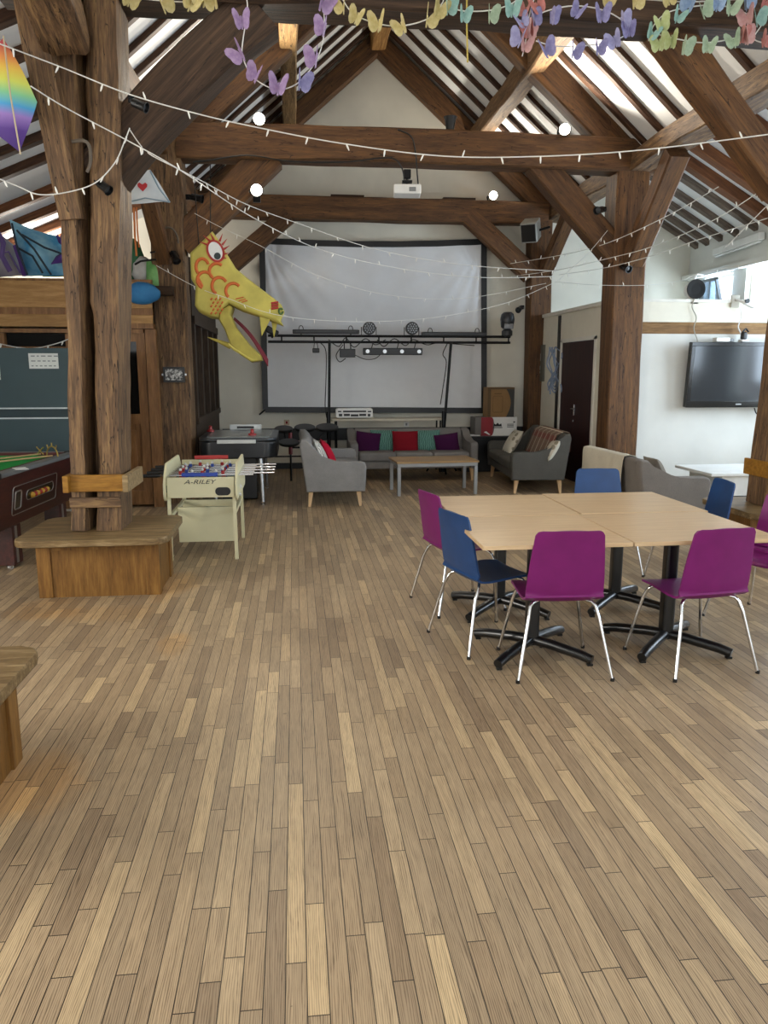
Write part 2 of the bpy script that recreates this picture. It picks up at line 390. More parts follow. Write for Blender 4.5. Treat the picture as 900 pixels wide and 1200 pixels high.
# ================================================================== timber frame
def beam(name, label, p0, p1, w, h, mat, up=(0, 0, 1), hew=0.012, seg=0.16, bev=0.018, cat='beam', group=None, sag=0.0, taper=1.0, kind='structure', parent=None, curve=0.0):
    m, L = frame_m(p0, p1, up); n = max(2, int(L / seg)); bm = B(); sd = V((random.random() * 50, random.random() * 50, 0)); rings = []
    for i in range(n + 1):
        x = L * i / n; k = 1 + (taper - 1) * i / n; a, b = w * k / 2, h * k / 2; ring = []
        pts = []
        for (sy, sz) in ((1, -1), (1, 1), (-1, 1), (-1, -1)):
            if (sy, sz) in ((1, 1), (-1, -1)): pts += [(sy * a, sz * (b - bev)), (sy * (a - bev), sz * b)]
            else: pts += [(sy * (a - bev), sz * b), (sy * a, sz * (b - bev))]
        q = []
        for j in range(8):                                       # two points more on every long face, so that hewing shows
            p, r = pts[j], pts[(j + 1) % 8]; q.append(p)
            if j % 2 == 1: q += [(p[0] * .67 + r[0] * .33, p[1] * .67 + r[1] * .33), (p[0] * .33 + r[0] * .67, p[1] * .33 + r[1] * .67)]
        for (y, z) in q:
            pz = V((x * 1.6, y * 5, z * 5)) + sd
            d = hew * noise.noise(pz); d2 = hew * noise.noise(pz + V((9, 4, 2)))
            s = sag * (1 - (2 * i / n - 1) ** 2) + curve * sin(pi * i / n)
            ring.append(bm.verts.new((x, y + d, z + d2 + s)))
        rings.append(ring)
    K = len(rings[0])
    for a, b in zip(rings, rings[1:]):
        for k in range(K): bm.faces.new((a[k], a[(k + 1) % K], b[(k + 1) % K], b[k]))
    bm.faces.new(rings[0][::-1]); bm.faces.new(rings[-1])
    o = obj(name, bm, mat, parent, mw=m, ang=40)
    return tag(o, label, cat, group, kind) if label else o
YU = (0, -1, 0)
# posts
def hewn_post(name, label, x, y, z0, z1, w, d, gx, mat, lean=0.0):
    m, L = frame_m((x, y, z0), (x + lean, y, z1), YU); bm = B(); n = 44; rings = []
    for i in range(n + 1):
        s = L * i / n; ring = []; g = gx + 0.02 * noise.noise(V((s * 1.1, 3, 0))); gw = 0.02 + 0.022 * max(0, noise.noise(V((s * 1.7, 8, 1)))) + (0.018 if 0.4 < s < 1.6 else 0)
        a, b = w / 2, d / 2; pr = []
        for k in range(9): pr.append((-a, -b + 2 * b * k / 8))                    # side
        fx = [-a + 0.01, -a * .75, -a * .4, g - gw - 0.03, g - gw, g - gw * .5, g + gw * .5, g + gw, g + gw + 0.03, a * .45, a * .75, a - 0.01]
        fz = [b, b + .004, b + .006, b, b - .03, b - .26, b - .26, b - .03, b, b + .008, b + .004, b]
        fx = sorted(fx) if False else fx
        pr += list(zip(fx, fz))
        for k in range(9): pr.append((a, b - 2 * b * k / 8))
        for k in range(1, 5): pr.append((a - 2 * a * k / 5, -b))
        for (yy, zz) in pr:
            pz = V((s * 1.5, yy * 4, zz * 4 + 11)); big = noise.noise(V((s * 0.8, 1.5 if yy > g else 7.5, 0))) * 0.018
            dd = 0.02 * noise.noise(pz) + 0.008 * noise.noise(pz * 4)
            fl = 1 + 0.05 * noise.noise(V((s * 0.7, 20, 0))) + 0.16 * s / L
            ring.append(bm.verts.new((s, yy * fl + dd + big, zz + 0.016 * noise.noise(pz + V((5, 5, 5))) + 0.006 * noise.noise(pz * 5))))
        rings.append(ring)
    K = len(rings[0])
    for a_, b_ in zip(rings, rings[1:]):
        for k in range(K): bm.faces.new((a_[k], a_[(k + 1) % K], b_[(k + 1) % K], b_[k]))
    bm.faces.new(rings[0][::-1]); bm.faces.new(rings[-1])
    return tag(obj(name, bm, mat, mw=m, ang=50), label, 'post', kind='structure')
# local y of the post frame is -X of the room: the split sits left of the middle
hewn_post('timber_column', 'split weathered oak post standing on the square bench, nearest on the left', -1.455, 5.9, 0.47, 4.05, 0.345, 0.38, 0.03, OAKG, 0.155)
beam('timber_column', 'dark oak post with the framed photo hung on it', (-1.47, 9.85, 0), (-1.45, 9.85, 4.45), 0.40, 0.36, OAKG, YU, 0.02, cat='post')
beam('timber_column', 'red-brown oak post between the maroon door and the television wall', (4.26, 9.85, 0), (4.22, 9.85, 4.1), 0.42, 0.38, OAKR, YU, 0.008, cat='post')
beam('timber_column', 'weathered oak post at the right edge beside the television', (4.17, 6.2, 0.47), (4.29, 6.2, 4.1), 0.36, 0.36, OAKG, YU, 0.02, cat='post')
beam('timber_column', 'narrow oak post at the back right under the white box', (4.06, 12.72, 0), (4.0, 12.72, 4.0), 0.36, 0.3, OAKR, YU, 0.01, cat='post')
# tie beams
beam('tie_beam', 'great dark tie beam across the top, hung with butterfly garlands', (-1.9, 5.9, 4.28), (4.5, 5.9, 4.26), 0.32, 0.46, OAKD, hew=0.02, sag=0.02)
beam('tie_beam', 'middle tie beam carrying the projector', (-1.3, 9.8, 4.235), (4.5, 9.8, 4.225), 0.3, 0.39, OAKR, hew=0.012, sag=0.03)
beam('tie_beam', 'far tie beam just in front of the gable wall', (-1.5, 12.7, 4.12), (4.1, 12.7, 4.11), 0.28, 0.34, OAKR, hew=0.012)
for x in (0.62, 2.4):
    bm = B(); b2(bm, x, x + 0.52, 12.66, 12.82, 4.285, 4.33); tag(obj('packing_block_beam', bm, OAKD), 'flat dark packing piece on top of the far tie beam', 'beam', 'packing pieces on the far tie beam', 'structure')
# braces and principals
A = at(155, 172, 5.9); Bq = at(305, 18, 5.9)
beam('brace_beam', 'broad dark curved brace from the split post to the garlanded tie beam', A + (A - Bq) * 0.26, Bq, 0.26, 0.34, OAKD, hew=0.02, sag=0.05)
def br(label, a, b, w, h, mat, y0, y1=None, **k):
    beam('brace_beam', label, at(a[0], a[1], y0), at(b[0], b[1], y1 or y0), w, h, mat, **k)
br('heavy brace from the framed-photo post up to the projector beam', (212, 287), (318, 182), 0.24, 0.36, OAKR, 9.82, hew=0.01)
br('brace from the red-brown post up to the projector beam, right side', (722, 300), (628, 190), 0.24, 0.32, OAKR, 9.82, hew=0.008)
br('brace under the far tie beam on the left, behind the yellow dragon head', (262, 318), (338, 252), 0.2, 0.27, OAKR, 12.66, hew=0.01)
br('brace under the far tie beam on the right, beside the screen', (622, 322), (548, 252), 0.2, 0.29, OAKR, 12.66, hew=0.01)
# longitudinal plate braces
beam('brace_beam', 'slanting timber on the aisle side of the split post, top left', at(86, 258, 5.74), at(33, -12, 5.6), 0.15, 0.17, OAKG, (0, -1, 0), hew=0.02)
beam('brace_beam', 'slanting timber beside the framed-photo post on the aisle side', (-1.5, 9.7, 2.9), (-1.62, 8.75, 4.1), 0.16, 0.18, OAKR, (1, 0, 0), hew=0.01)
beam('brace_beam', 'slanting timber from the red-brown post to the right wall plate', (4.26, 9.66, 2.98), (4.28, 8.68, 4.02), 0.22, 0.24, OAKR, (1, 0, 0), hew=0.01)
beam('brace_beam', 'short slanting timber above the white box at the back right', (4.08, 12.6, 3.2), (4.22, 11.75, 4.1), 0.18, 0.2, OAKR, (1, 0, 0), hew=0.01)
beam('brace_beam', 'brace from the garlanded tie beam down towards the right edge post', at(770, 25, 5.98), at(915, 220, 5.98), 0.22, 0.24, OAKR, hew=0.012)
# wall plates, purlins, ridge
beam('wall_plate_beam', 'rough mortised wall plate along the top right of the nave', (4.3, 13, 4.16), (4.3, -2, 4.2), 0.3, 0.24, OAKG, hew=0.035)
beam('wall_plate_beam', 'rough broken end of the left wall plate above the split post', at(74, 34, 5.62), at(38, -60, 4.9), 0.28, 0.34, OAKG, hew=0.05, taper=1.05)
beam('wall_plate_beam', 'left wall plate running over the framed-photo post to the gable', (-1.52, 5.9, 4.2), (-1.52, 13, 4.2), 0.26, 0.24, OAKR, hew=0.02)
beam('ridge_beam', 'ridge timber coming forward from the top of the gable', (RX, 13, 6.6), (RX, -3, 6.62), 0.24, 0.3, OAKL, hew=0.02)
beam('purlin_beam', 'pale purlin of the right roof slope', (2.95, 13, 5.26), (2.95, 6.2, 5.28), 0.24, 0.26, wood('grey_purlin_oak', '3d2d1e', '6f5438', '917352', crack=0.01), hew=0.025)
beam('purlin_beam', 'purlin of the left roof slope, paled by painted lamplight', (0.0, 13, 5.38), (0.02, 6.2, 5.4), 0.2, 0.24, wood('lamplit_purlin_oak', '4d3a26', '80643f', 'a1845c', crack=0.01), hew=0.012)  # lamplight put into the colour, a paler copy of the other purlin oak
# principal rafters
def principal(label, x0, z0, x1, z1, y, w, h, mat, **k): beam('principal_rafter_beam', label, (x0, y, z0), (x1, y, z1), w, h, mat, **k)
principal('principal rafter above the projector beam, right slope', 4.45, 4.02, RX, 6.66, 9.82, 0.22, 0.34, OAKR, hew=0.01)
principal('principal rafter above the projector beam, left slope', -1.62, 4.02, RX, 6.66, 9.82, 0.22, 0.34, OAKR, hew=0.01)
principal('principal rafter against the gable, right slope', 4.2, 4.14, RX, 6.58, 12.85, 0.2, 0.28, OAKR, hew=0.008)
principal('principal rafter against the gable, left slope', -1.46, 4.14, RX, 6.58, 12.85, 0.2, 0.28, OAKR, hew=0.008)
# common rafters: copies of one timber per slope
def rafters(label, group, x0, z0, x1, z1, ys, w, h, mat):
    off = h / 2 / cos(math.atan2(abs(z1 - z0), abs(x1 - x0)))
    first = None
    for y in ys:
        if first is None:
            first = beam('rafter_beam', label, (x0, y, z0 - off), (x1, y, z1 - off), w, h, mat, hew=0.01, seg=0.4, bev=0.01, cat='rafter', group=group)
        else:
            o = first.copy(); COL.objects.link(o); o.location.y = y
def ysr(a, b, s): return [a + s * i for i in range(int((b - a) / s) + 1)]
rafters('dark rafter under the white boards of the right roof slope', 'rafters of the right roof slope', RX, RZ, 4.3, roofz(4.3), ysr(3.2, 12.7, 0.45), 0.09, 0.05, RAFT)
rafters('dark rafter under the white boards of the left roof slope', 'rafters of the left roof slope', RX, RZ, -1.5, roofz(-1.5), ysr(3.2, 12.7, 0.45), 0.09, 0.05, RAFT)
rafters('red-brown rafter under the right aisle roof', 'rafters of the right aisle roof', 4.32, aisR(4.32), 6.9, aisR(6.9), [7.9, 8.45, 9.0, 9.55, 10.1, 10.6], 0.16, 0.14, RAFTR)
rafters('grey-brown rafter at the far end of the right aisle roof', 'far rafters of the right aisle roof', 4.32, aisR(4.32), 6.9, aisR(6.9), [11.1, 11.6, 12.05, 12.45, 12.8], 0.12, 0.08, wood('daylit_grey_rafter', '453a30', '63554a', '7f7265', bump=0.2))  # aged grey, with bluish daylight also put into the colour
rafters('dark rafter under the left aisle roof', 'rafters of the left aisle roof', -1.5, aisL(-1.5), -4.6, aisL(-4.6), ysr(4.6, 9.3, 0.55), 0.11, 0.08, RAFT)
rafters('red-brown rafter at the bright far end of the left aisle roof', 'far rafters of the left aisle roof', -1.5, aisL(-1.5), -4.6, aisL(-4.6), [10.0, 10.7, 11.4, 12.1], 0.12, 0.09, RAFTR)

# ================================================================== partitions and back wall trim
struct_box('baseboard_back', 'black skirting along the foot of the back wall', 'skirting', -1.2, 4.0, 12.97, 13.0, 0, 0.1, BLACK)
struct_box('trim_1', 'black trunking along the back wall behind the sofas', 'trim', -1.2, 3.95, 12.93, 13.0, 0.48, 0.68, BLACK)
# nave-side partition left, between the framed-photo post and the gable
bm = B()
b2(bm, -1.35, -1.25, 10.05, 13, 0, 0.95); b2(bm, -1.35, -1.25, 10.05, 13, 2.28, 3.0)
for y in (10.05, 10.75, 11.5, 12.2, 12.85): b2(bm, -1.35, -1.23, y, y + 0.14, 0.95, 2.28)
b2(bm, -1.36, -1.22, 10.05, 13, 0.95, 1.03); b2(bm, -1.36, -1.22, 10.05, 13, 2.2, 2.3)
pl = tag(obj('partition_left', bm, wood('dark_partition_wood', '1f160f', '3a2c20', '524131', scale=(10, 10, 1.2), bump=0.2)), 'dark glazed timber partition on the left behind the air hockey table', 'partition', kind='structure')
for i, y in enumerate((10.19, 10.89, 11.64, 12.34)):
    bm = B(); b2(bm, -1.31, -1.30, y, y + 0.56, 1.03, 2.2); p = obj('pane', bm, plain('lit_grey_pane', '6d6f6d', 0.12), pl)  # light on the glass is put into the grey pane colour
    bm = B(); b2(bm, -1.3, -1.27, y + 0.25, y + 0.3, 1.03, 2.2); obj('glazing_bar', bm, SILVER if i in (1, 2) else OAKD, pl)
# cross partition left with the panelled door
YP = 9.45
bm = B()
b2(bm, -4.6, -1.62, YP, YP + 0.08, 2.5, 2.66); b2(bm, -4.6, -1.74, YP - 0.025, YP + 0.085, 2.055, 2.1)
b2(bm, -4.6, -2.55, YP, YP + 0.06, 0, 1.9)
for x in (-4.2, -3.4, -2.62, -2.45): b2(bm, x, x + 0.11, YP - 0.01, YP + 0.08, 0, 2.05)
b2(bm, -1.72, -1.60, YP - 0.02, YP + 0.1, 0, 2.1)
b2(bm, -2.45, -1.62, YP - 0.035, YP + 0.095, 2.105, 2.165)
pc = tag(obj('partition_left', bm, DOORW), 'brown joinery partition with loft boards above the folded table tennis table', 'partition', kind='structure')
bm = B(); b2(bm, -4.6, -1.62, YP - 0.03, YP + 0.0, 2.335, 2.63, 0.008); obj('upper_board', bm, JOINH, pc)
bm = B(); b2(bm, -4.6, -1.62, YP - 0.015, YP + 0.01, 2.26, 2.335); obj('middle_strip', bm, DOORW, pc)
bm = B(); b2(bm, -4.6, -1.62, YP - 0.03, YP + 0.0, 2.12, 2.26, 0.008); obj('lower_board', bm, JOINH, pc)
bm = B(); b2(bm, -4.6, -2.45, YP + 0.06, YP + 0.07, 1.4, 2.05); obj('dark_transom', bm, plain('dark_glass', '14120f', 0.5, spec=0.1), pc)
bm = B(); x0, x1 = -2.34, -1.73
b2(bm, x0, x0 + 0.1, YP, YP + 0.05, 0.03, 2.06); b2(bm, x1 - 0.1, x1, YP, YP + 0.05, 0.03, 2.06)
b2(bm, x0 + .1, x1 - .1, YP + .002, YP + 0.048, 1.96, 2.06); b2(bm, x0 + .1, x1 - .1, YP + .002, YP + 0.048, 1.0, 1.12); b2(bm, x0 + .1, x1 - .1, YP + .002, YP + 0.048, 0.03, 0.2)
b2(bm, x0 + 0.1, x1 - 0.1, YP + 0.02, YP + 0.04, 0.2, 1.0)
d = tag(obj('door_1', bm, DOORW), 'brown panelled door with a tall dark glass light behind the split post', 'door', kind='structure')
bm = B(); b2(bm, x0 + 0.1, x1 - 0.1, YP + 0.02, YP + 0.03, 1.12, 1.96); obj('pane', bm, plain('dark_door_glass', '171513', 0.12), d)
bm = B(); b2(bm, x0 + 0.16, x1 - 0.16, YP + 0.008, YP + 0.022, 0.27, 0.93, 0.006); obj('raised_panel', bm, DOORW, d)
struct_box('loft_floor', 'boarded loft deck over the left store carrying the kites', 'loft', -4.6, -1.4, YP + 0.08, 12.98, 2.5, 2.6, OAKD)
# nave-side partition right with maroon door
XR = 4.08
bm = B()
y0, y1 = 10.05, 12.75; dy0, dy1 = 10.3, 11.62
b2(bm, XR, XR + 0.08, dy1, y1, 0, 2.48); b2(bm, XR, XR + 0.08, dy0, dy1, 2.06, 2.48); b2(bm, XR, XR + 0.08, y0, dy0, 0, 2.48)
pr_ = tag(obj('partition_right', bm, PANELC), 'cream panel partition with black strips around the maroon door', 'partition', kind='structure')
for y, w in ((12.62, 0.12), (11.72, 0.11)):
    bm = B(); b2(bm, XR - 0.012, XR, y, y + w, 0, 2.46); obj('black_strip', bm, BLACK, pr_)
bm = B(); b2(bm, XR - 0.03, XR + 0.11, y0, y1, 2.48, 2.53); obj('capping', bm, WHITEM, pr_)
bm = B(); b2(bm, XR - 0.02, XR + 0.03, dy1 - 0.005, dy1 + 0.05, 0, 2.09); b2(bm, XR - 0.02, XR + 0.03, dy0 - 0.05, dy0 + 0.005, 0, 2.09); b2(bm, XR - 0.02, XR + 0.03, dy0 - 0.05, dy1 + 0.05, 2.05, 2.1)
obj('door_frame', bm, WHITEM, pr_)
bm = B(); b2(bm, XR, XR + 0.045, dy0 + 0.006, dy1 - 0.006, 0.01, 2.045)
d = tag(obj('door_2', bm, REDDOOR), 'plain maroon door with a silver lever handle', 'door', kind='structure')
bm = B(); b2(bm, XR - 0.012, XR, 10.98, 11.02, 0.98, 1.14, 0.003); tube(bm, [(XR, 11, 1.08), (XR - 0.05, 11, 1.08), (XR - 0.05, 10.88, 1.08)], 0.009); lathe(bm, [(0.016, 0), (0.016, 0.012)], 12, T(XR, 11, 0.9) @ R('Y', -pi / 2)); obj('handle', bm, CHROME, d)
# television wall
bm = B(); b2(bm, 4.40, 6.75, 9.84, 9.94, 0, 2.52)
tw = tag(obj('wall_television', bm, WALLW), 'white partition wall carrying the television, timber rail across it', 'wall', kind='structure')
bm = B(); b2(bm, 4.40, 6.75, 9.80, 9.845, 2.25, 2.50); obj('upper_panel', bm, PANELC, tw)
bm = B(); b2(bm, 4.40, 6.75, 9.82, 9.845, 2.1, 2.25); obj('timber_rail', bm, wood('rail_oak', '5c4024', '7f5f3a', '9a7a4f'), tw)
bm = B(); b2(bm, 4.40, 6.75, 9.80, 9.845, 0.0, 2.1); obj('lower_panel', bm, WALLW, tw)
bm = B(); b2(bm, 4.38, 6.75, 9.78, 9.96, 2.50, 2.54); obj('capping', bm, WHITEM, tw)
struct_box('trim_2', 'white boxed trunking along the right aisle wall under the lights', 'trim', 6.62, 6.75, 6.0, 13, 3.14, 3.22, WALLW)
# ================================================================== benches round the posts
def make_bench(label, x0, x1, y0, y1, ov=0.09):
    cx, cy = (x0 + x1) / 2, (y0 + y1) / 2; w, d = x1 - x0, y1 - y0
    t = thing('post_bench', label, 'bench', (cx, cy, 0))
    bm = B(); b2(bm, -w / 2 + ov + .015, w / 2 - ov - .015, -d / 2 + ov + .13, d / 2 - ov - .015, 0.0, 0.42); obj('base_panel', bm, BENCH, t)
    for sx in (-1, 1):
        for sy in (-1, 1):
            X = sx * (w / 2 - ov - 0.05); Y = (-d / 2 + ov + 0.17) if sy < 0 else (d / 2 - ov - 0.05)
            bm = B(); box(bm, (X, Y, 0.21), (0.1, 0.1, 0.42), None, 0.004); obj('corner_stile', bm, BENCH, t)
    bm = B(); b2(bm, -w / 2 + ov + 0.1, w / 2 - ov - 0.1, -d / 2 + ov + .123, -d / 2 + ov + .135, 0.35, 0.42); obj('top_rail', bm, BENCH, t)
    bm = B(); prism(bm, rrect(w, d, 0.09), 0.05, T(0, 0, 0.42), 0.01); obj('bench_top', bm, BENCHT, t)
    return t
make_bench('square wooden bench built around the split oak post, near the foosball table', -1.96, -0.92, 5.40, 6.30)
make_bench('corner of a wooden bench cut off by the left edge of the photo', -2.15, -1.09, 2.25, 3.27)
make_bench('bench around the weathered post at the right edge, mostly out of view', 3.70, 4.68, 5.75, 6.65)
def clamp(label, cx, cy, w, d, z, h, first_only=False):
    t = thing('post_clamp', label, 'clamp', (cx, cy, z))
    bm = B(); box(bm, (0, -d / 2 - 0.02, h / 2), (w + 0.02, 0.04, h), None, 0.004); obj('front_board', bm, OCHRE, t)
    bm = B(); box(bm, (-w / 2 - 0.025, -0.03, h / 2), (0.04, d + 0.12, h), None, 0.004); obj('side_board', bm, OCHRE, t)
    bm = B(); box(bm, (w / 2 + 0.025, -0.03, h / 2), (0.04, d + 0.12, h), None, 0.004); obj('side_board', bm, wood('clamp_side_board', '5f5038', '86714f', 'a58f6b', bump=0.1), t)
    return t
clamp('ochre boards clamped around the foot of the split post', -1.42, 5.9, 0.36, 0.43, 0.77, 0.12)
clamp('ochre boards clamped around the right edge post', 4.21, 6.2, 0.37, 0.40, 0.72, 0.14)
bm = B(); box(bm, (-1.45, 5.69, 0.685), (0.36, 0.03, 0.075), None, 0.004); tag(obj('strap_board', bm, OAKG), 'old grey strap board below the ochre clamp on the split post', 'board')

# ================================================================== dining tables
def make_table(label, x0, x1, y0, y1, rz=0):
    w, d = x1 - x0, y1 - y0
    t = thing('pedestal_table', label, 'table', ((x0 + x1) / 2, (y0 + y1) / 2, 0), rz)
    bm = B(); box(bm, (0, 0, 0.7235), (w, d, 0.023), None, 0.002); tp = obj('tabletop', bm, BEECH, t)
    bm = B(); prism(bm, rrect(0.075, 0.075, 0.02, 3), 0.66, T(0, 0, 0.05)); obj('column', bm, BLACKG, t)
    bm = B(); box(bm, (0, 0, 0.705), (0.4, 0.4, 0.012)); obj('top_plate', bm, BLACKG, t)
    for k in range(4):
        sx = (1, -1, -1, 1)[k]; sy = (1, 1, -1, -1)[k]
        e = V((sx * 0.27, sy * 0.26, 0)); u = e.normalized()
        bm = B(); tube(bm, [u * 0.02 + V((0, 0, 0.075)), u * 0.12 + V((0, 0, 0.07)), e * 0.8 + V((0, 0, 0.05)), e + V((0, 0, 0.034))], [0.03, 0.03, 0.029, 0.027], 12); arm = obj('base_arm', bm, BLACKG, t)
        bm = B(); box(bm, e * 0.96 + V((0, 0, 0.006)), (0.03, 0.03, 0.012)); obj('glide', bm, BLACK, arm)
    return t
make_table('beech pedestal table nearest on the left, behind the left purple chair', 0.945, 1.752, 3.765, 4.57)
make_table('beech pedestal table nearest on the right, behind the right purple chair', 1.758, 2.60, 3.77, 4.585, radians(0.4))
make_table('beech pedestal table at the far left of the four pushed together', 0.965, 1.775, 4.585, 5.37, radians(-0.3))
make_table('beech pedestal table at the far right, in front of the far blue chair', 1.787, 2.63, 4.60, 5.40)

# ================================================================== dining chairs (face +y in their own frame)
def chair_pts(s):                       # the shell's side view from seat front (0) to the top of the back (1): y, z, half width
    P = [(0.205, 0.428, .200), (0.19, 0.442, .205), (0.10, 0.447, .210), (0.0, 0.440, .212), (-0.10, 0.432, .212), (-0.155, 0.435, .211), (-0.187, 0.455, .210), (-0.200, 0.49, .208), (-0.212, 0.56, .205), (-0.228, 0.66, .196), (-0.245, 0.75, .186), (-0.258, 0.815, .180)]
    f = s * (len(P) - 1); i = min(int(f), len(P) - 2); k = f - i
    return tuple(P[i][j] * (1 - k) + P[i + 1][j] * k for j in range(3))
def make_chair(label, mat, loc, rz, group=None):
    t = thing('dining_chair', label, 'chair', loc, rz, group)
    def part(s0, s1, n, e0, e1):
        bm = B(); r = 0.035; L = []
        ss = [s0 + (s1 - s0) * i / n for i in range(n + 1)]
        if e0: ss = [s0 + (s1 - s0) * q for q in (0, .004, .012, .025)] + ss[1:]
        if e1: ss = ss[:-1] + [s1 - (s1 - s0) * q for q in (.03, .014, .005, 0)]
        tot = 0; dist = [0]
        for a, b in zip(ss, ss[1:]):
            pa, pb = chair_pts(a), chair_pts(b); dist.append(dist[-1] + sqrt((pa[0] - pb[0]) ** 2 + (pa[1] - pb[1]) ** 2))
        rows = []
        for s, d in zip(ss, dist):
            y, z, hw = chair_pts(s)
            e = d if e0 else (dist[-1] - d if e1 else 9)
            if e < r: hw = hw - r + sqrt(max(0, r * r - (r - e) ** 2))
            row = []
            for k in range(13):
                u = -1 + 2 * k / 12
                yy = y + (0.012 * (u * u) if s > 0.55 else 0); zz = z - (0.01 * (1 - u * u) if s < 0.5 else 0)
                row.append(bm.verts.new((u * hw, yy, zz)))
            rows.append(row)
        for a, b in zip(rows, rows[1:]):
            for k in range(12): bm.faces.new((a[k], a[k + 1], b[k + 1], b[k]))
        bmesh.ops.recalc_face_normals(bm, faces=bm.faces)
        bmesh.ops.solidify(bm, geom=list(bm.faces), thickness=0.012)
        return bm
    obj('seat', part(0, 0.545, 14, True, False), mat, t, ang=50)
    obj('backrest', part(0.545, 1, 12, False, True), mat, t, ang=50)
    bm = B(); box(bm, (0, 0.0, 0.414), (0.20, 0.20, 0.012), None, 0.003); obj('seat_plate', bm, BLACKM, t)
    for sx in (-1, 1):
        for sy, fy in ((-1, -0.26), (1, 0.235)):
            bm = B()
            tube(bm, [(sx * 0.06, sy * 0.07, 0.412), (sx * 0.13, sy * 0.125, 0.412), (sx * 0.160, sy * 0.148, 0.405), (sx * 0.178, sy * 0.160, 0.385), (sx * 0.19, (sy * 0.17 * 0.8 + fy * 0.2), 0.33), (sx * 0.252, fy, 0.012)], 0.0095, 10)
            lg = obj('leg', bm, CHROME, t)
            bm = B(); lathe(bm, [(0.0115, 0), (0.0115, 0.018)], 10, T(sx * 0.2545, fy * 1.003, 0)); obj('foot_cap', bm, BLACK, lg)
    return t
make_chair('purple shell chair in front of the left table, its back squarely to the camera', PURPLE, (1.405, 3.965, 0), radians(-3))
make_chair('purple shell chair in front of the right table, its back turned to the camera', PURPLE, (2.19, 3.93, 0), radians(7))
make_chair('dark blue shell chair at the left end of the tables, nearest the camera', BLUE, (1.13, 4.40, 0), radians(-73))
make_chair('purple shell chair at the left end of the tables, behind the blue one', PURPLE, (1.12, 5.14, 0), radians(-77))
make_chair('blue shell chair on the far side of the tables, its inner back facing the camera', BLUE, (2.50, 5.93, 0), radians(176))
make_chair('dark blue shell chair at the right end of the tables, turned sideways', BLUE, (2.96, 5.42, 0), radians(83))
make_chair('purple shell chair at the right end of the tables, cut by the photo edge', PURPLE, (3.02, 4.55, 0), radians(114))

# ================================================================== sofas (face +y in their own frame)
def make_sofa(name, label, W, mat, loc, rz, D=0.80, H=0.80, A=0.55, cat='sofa'):
    t = thing(name, label, cat, loc, rz)
    side = [(-D / 2 + 0.075, 0.185), (-D / 2 + 0.0, H - 0.06), (-D / 2 + 0.02, H), (-D / 2 + 0.09, H), (-D / 2 + 0.15, H - 0.06), (-D / 2 + 0.25, A + 0.045), (-D / 2 + 0.34, A + 0.005), (-D / 2 + 0.45, A), (D / 2 - 0.06, A), (D / 2 - 0.015, A - 0.02), (D / 2, A - 0.065), (D / 2 - 0.015, 0.185)]
    for sx in (-1, 1):
        bm = B(); prism(bm, side, 0.12, T(sx * (W / 2 - 0.06) - 0.06, 0, 0) @ YZ, 0.025); obj('arm', bm, mat, t, ang=60)
    bm = B(); bk = [(-D / 2 + 0.085, 0.2), (-D / 2 + 0.012, H - 0.03), (-D / 2 + 0.04, H + 0.004), (-D / 2 + 0.10, H), (-D / 2 + 0.15, H - 0.05), (-D / 2 + 0.25, 0.40), (-D / 2 + 0.25, 0.2)]
    prism(bm, bk, W - 0.24, T(-W / 2 + 0.12, 0, 0) @ YZ, 0.02); obj('backrest', bm, mat, t, ang=60)
    bm = B(); b2(bm, -W / 2 + 0.121, W / 2 - 0.121, -D / 2 + 0.2, D / 2 - 0.03, 0.19, 0.30, 0.012); obj('seat_base', bm, mat, t)
    n = 1 if W < 1.2 else 2 if W < 1.9 else 3; w = (W - 0.25) / n
    for k in range(n):
        x = -W / 2 + 0.125 + w * k
        bm = B(); b2(bm, x + .002, x + w - .002, -D / 2 + 0.252, D / 2 - 0.005, 0.302, 0.435, 0.035, 3); obj('seat_cushion', bm, mat, t, ang=60)
    for sx in (-1, 1):
        for sy in (-1, 1):
            X, Y = sx * (W / 2 - 0.085), sy * (D / 2 - 0.11) + 0.02
            bm = B(); tube(bm, [(X, Y, 0.19), (X + sx * 0.012, Y + sy * 0.02, 0.0)], [0.034, 0.018], 4, sq=(1.2, 1.2)); obj('leg', bm, BEECHE, t)
    return t
make_sofa('loveseat', 'light grey loveseat seen side-on beside the coffee table, left of it', 1.72, SOFAG, (0.44, 10.02, 0), radians(-90), H=0.82)
make_sofa('loveseat', 'dark grey loveseat with plaid throw near the maroon door', 1.85, SOFAD, (3.30, 10.78, 0), radians(86), H=0.80, A=0.56)
make_sofa('loveseat', 'grey loveseat with a cream throw over its back, behind the dining tables', 1.45, fabric('mid_grey_sofa_fabric', '7a746e'), (3.86, 8.18, 0), radians(-88), H=0.72, A=0.54)
make_sofa('long_sofa', 'long grey sofa with red and purple cushions under the screen', 1.92, fabric('grey_long_sofa_fabric', '77736f'), (1.75, 11.62, 0), radians(180), H=0.74, A=0.58)
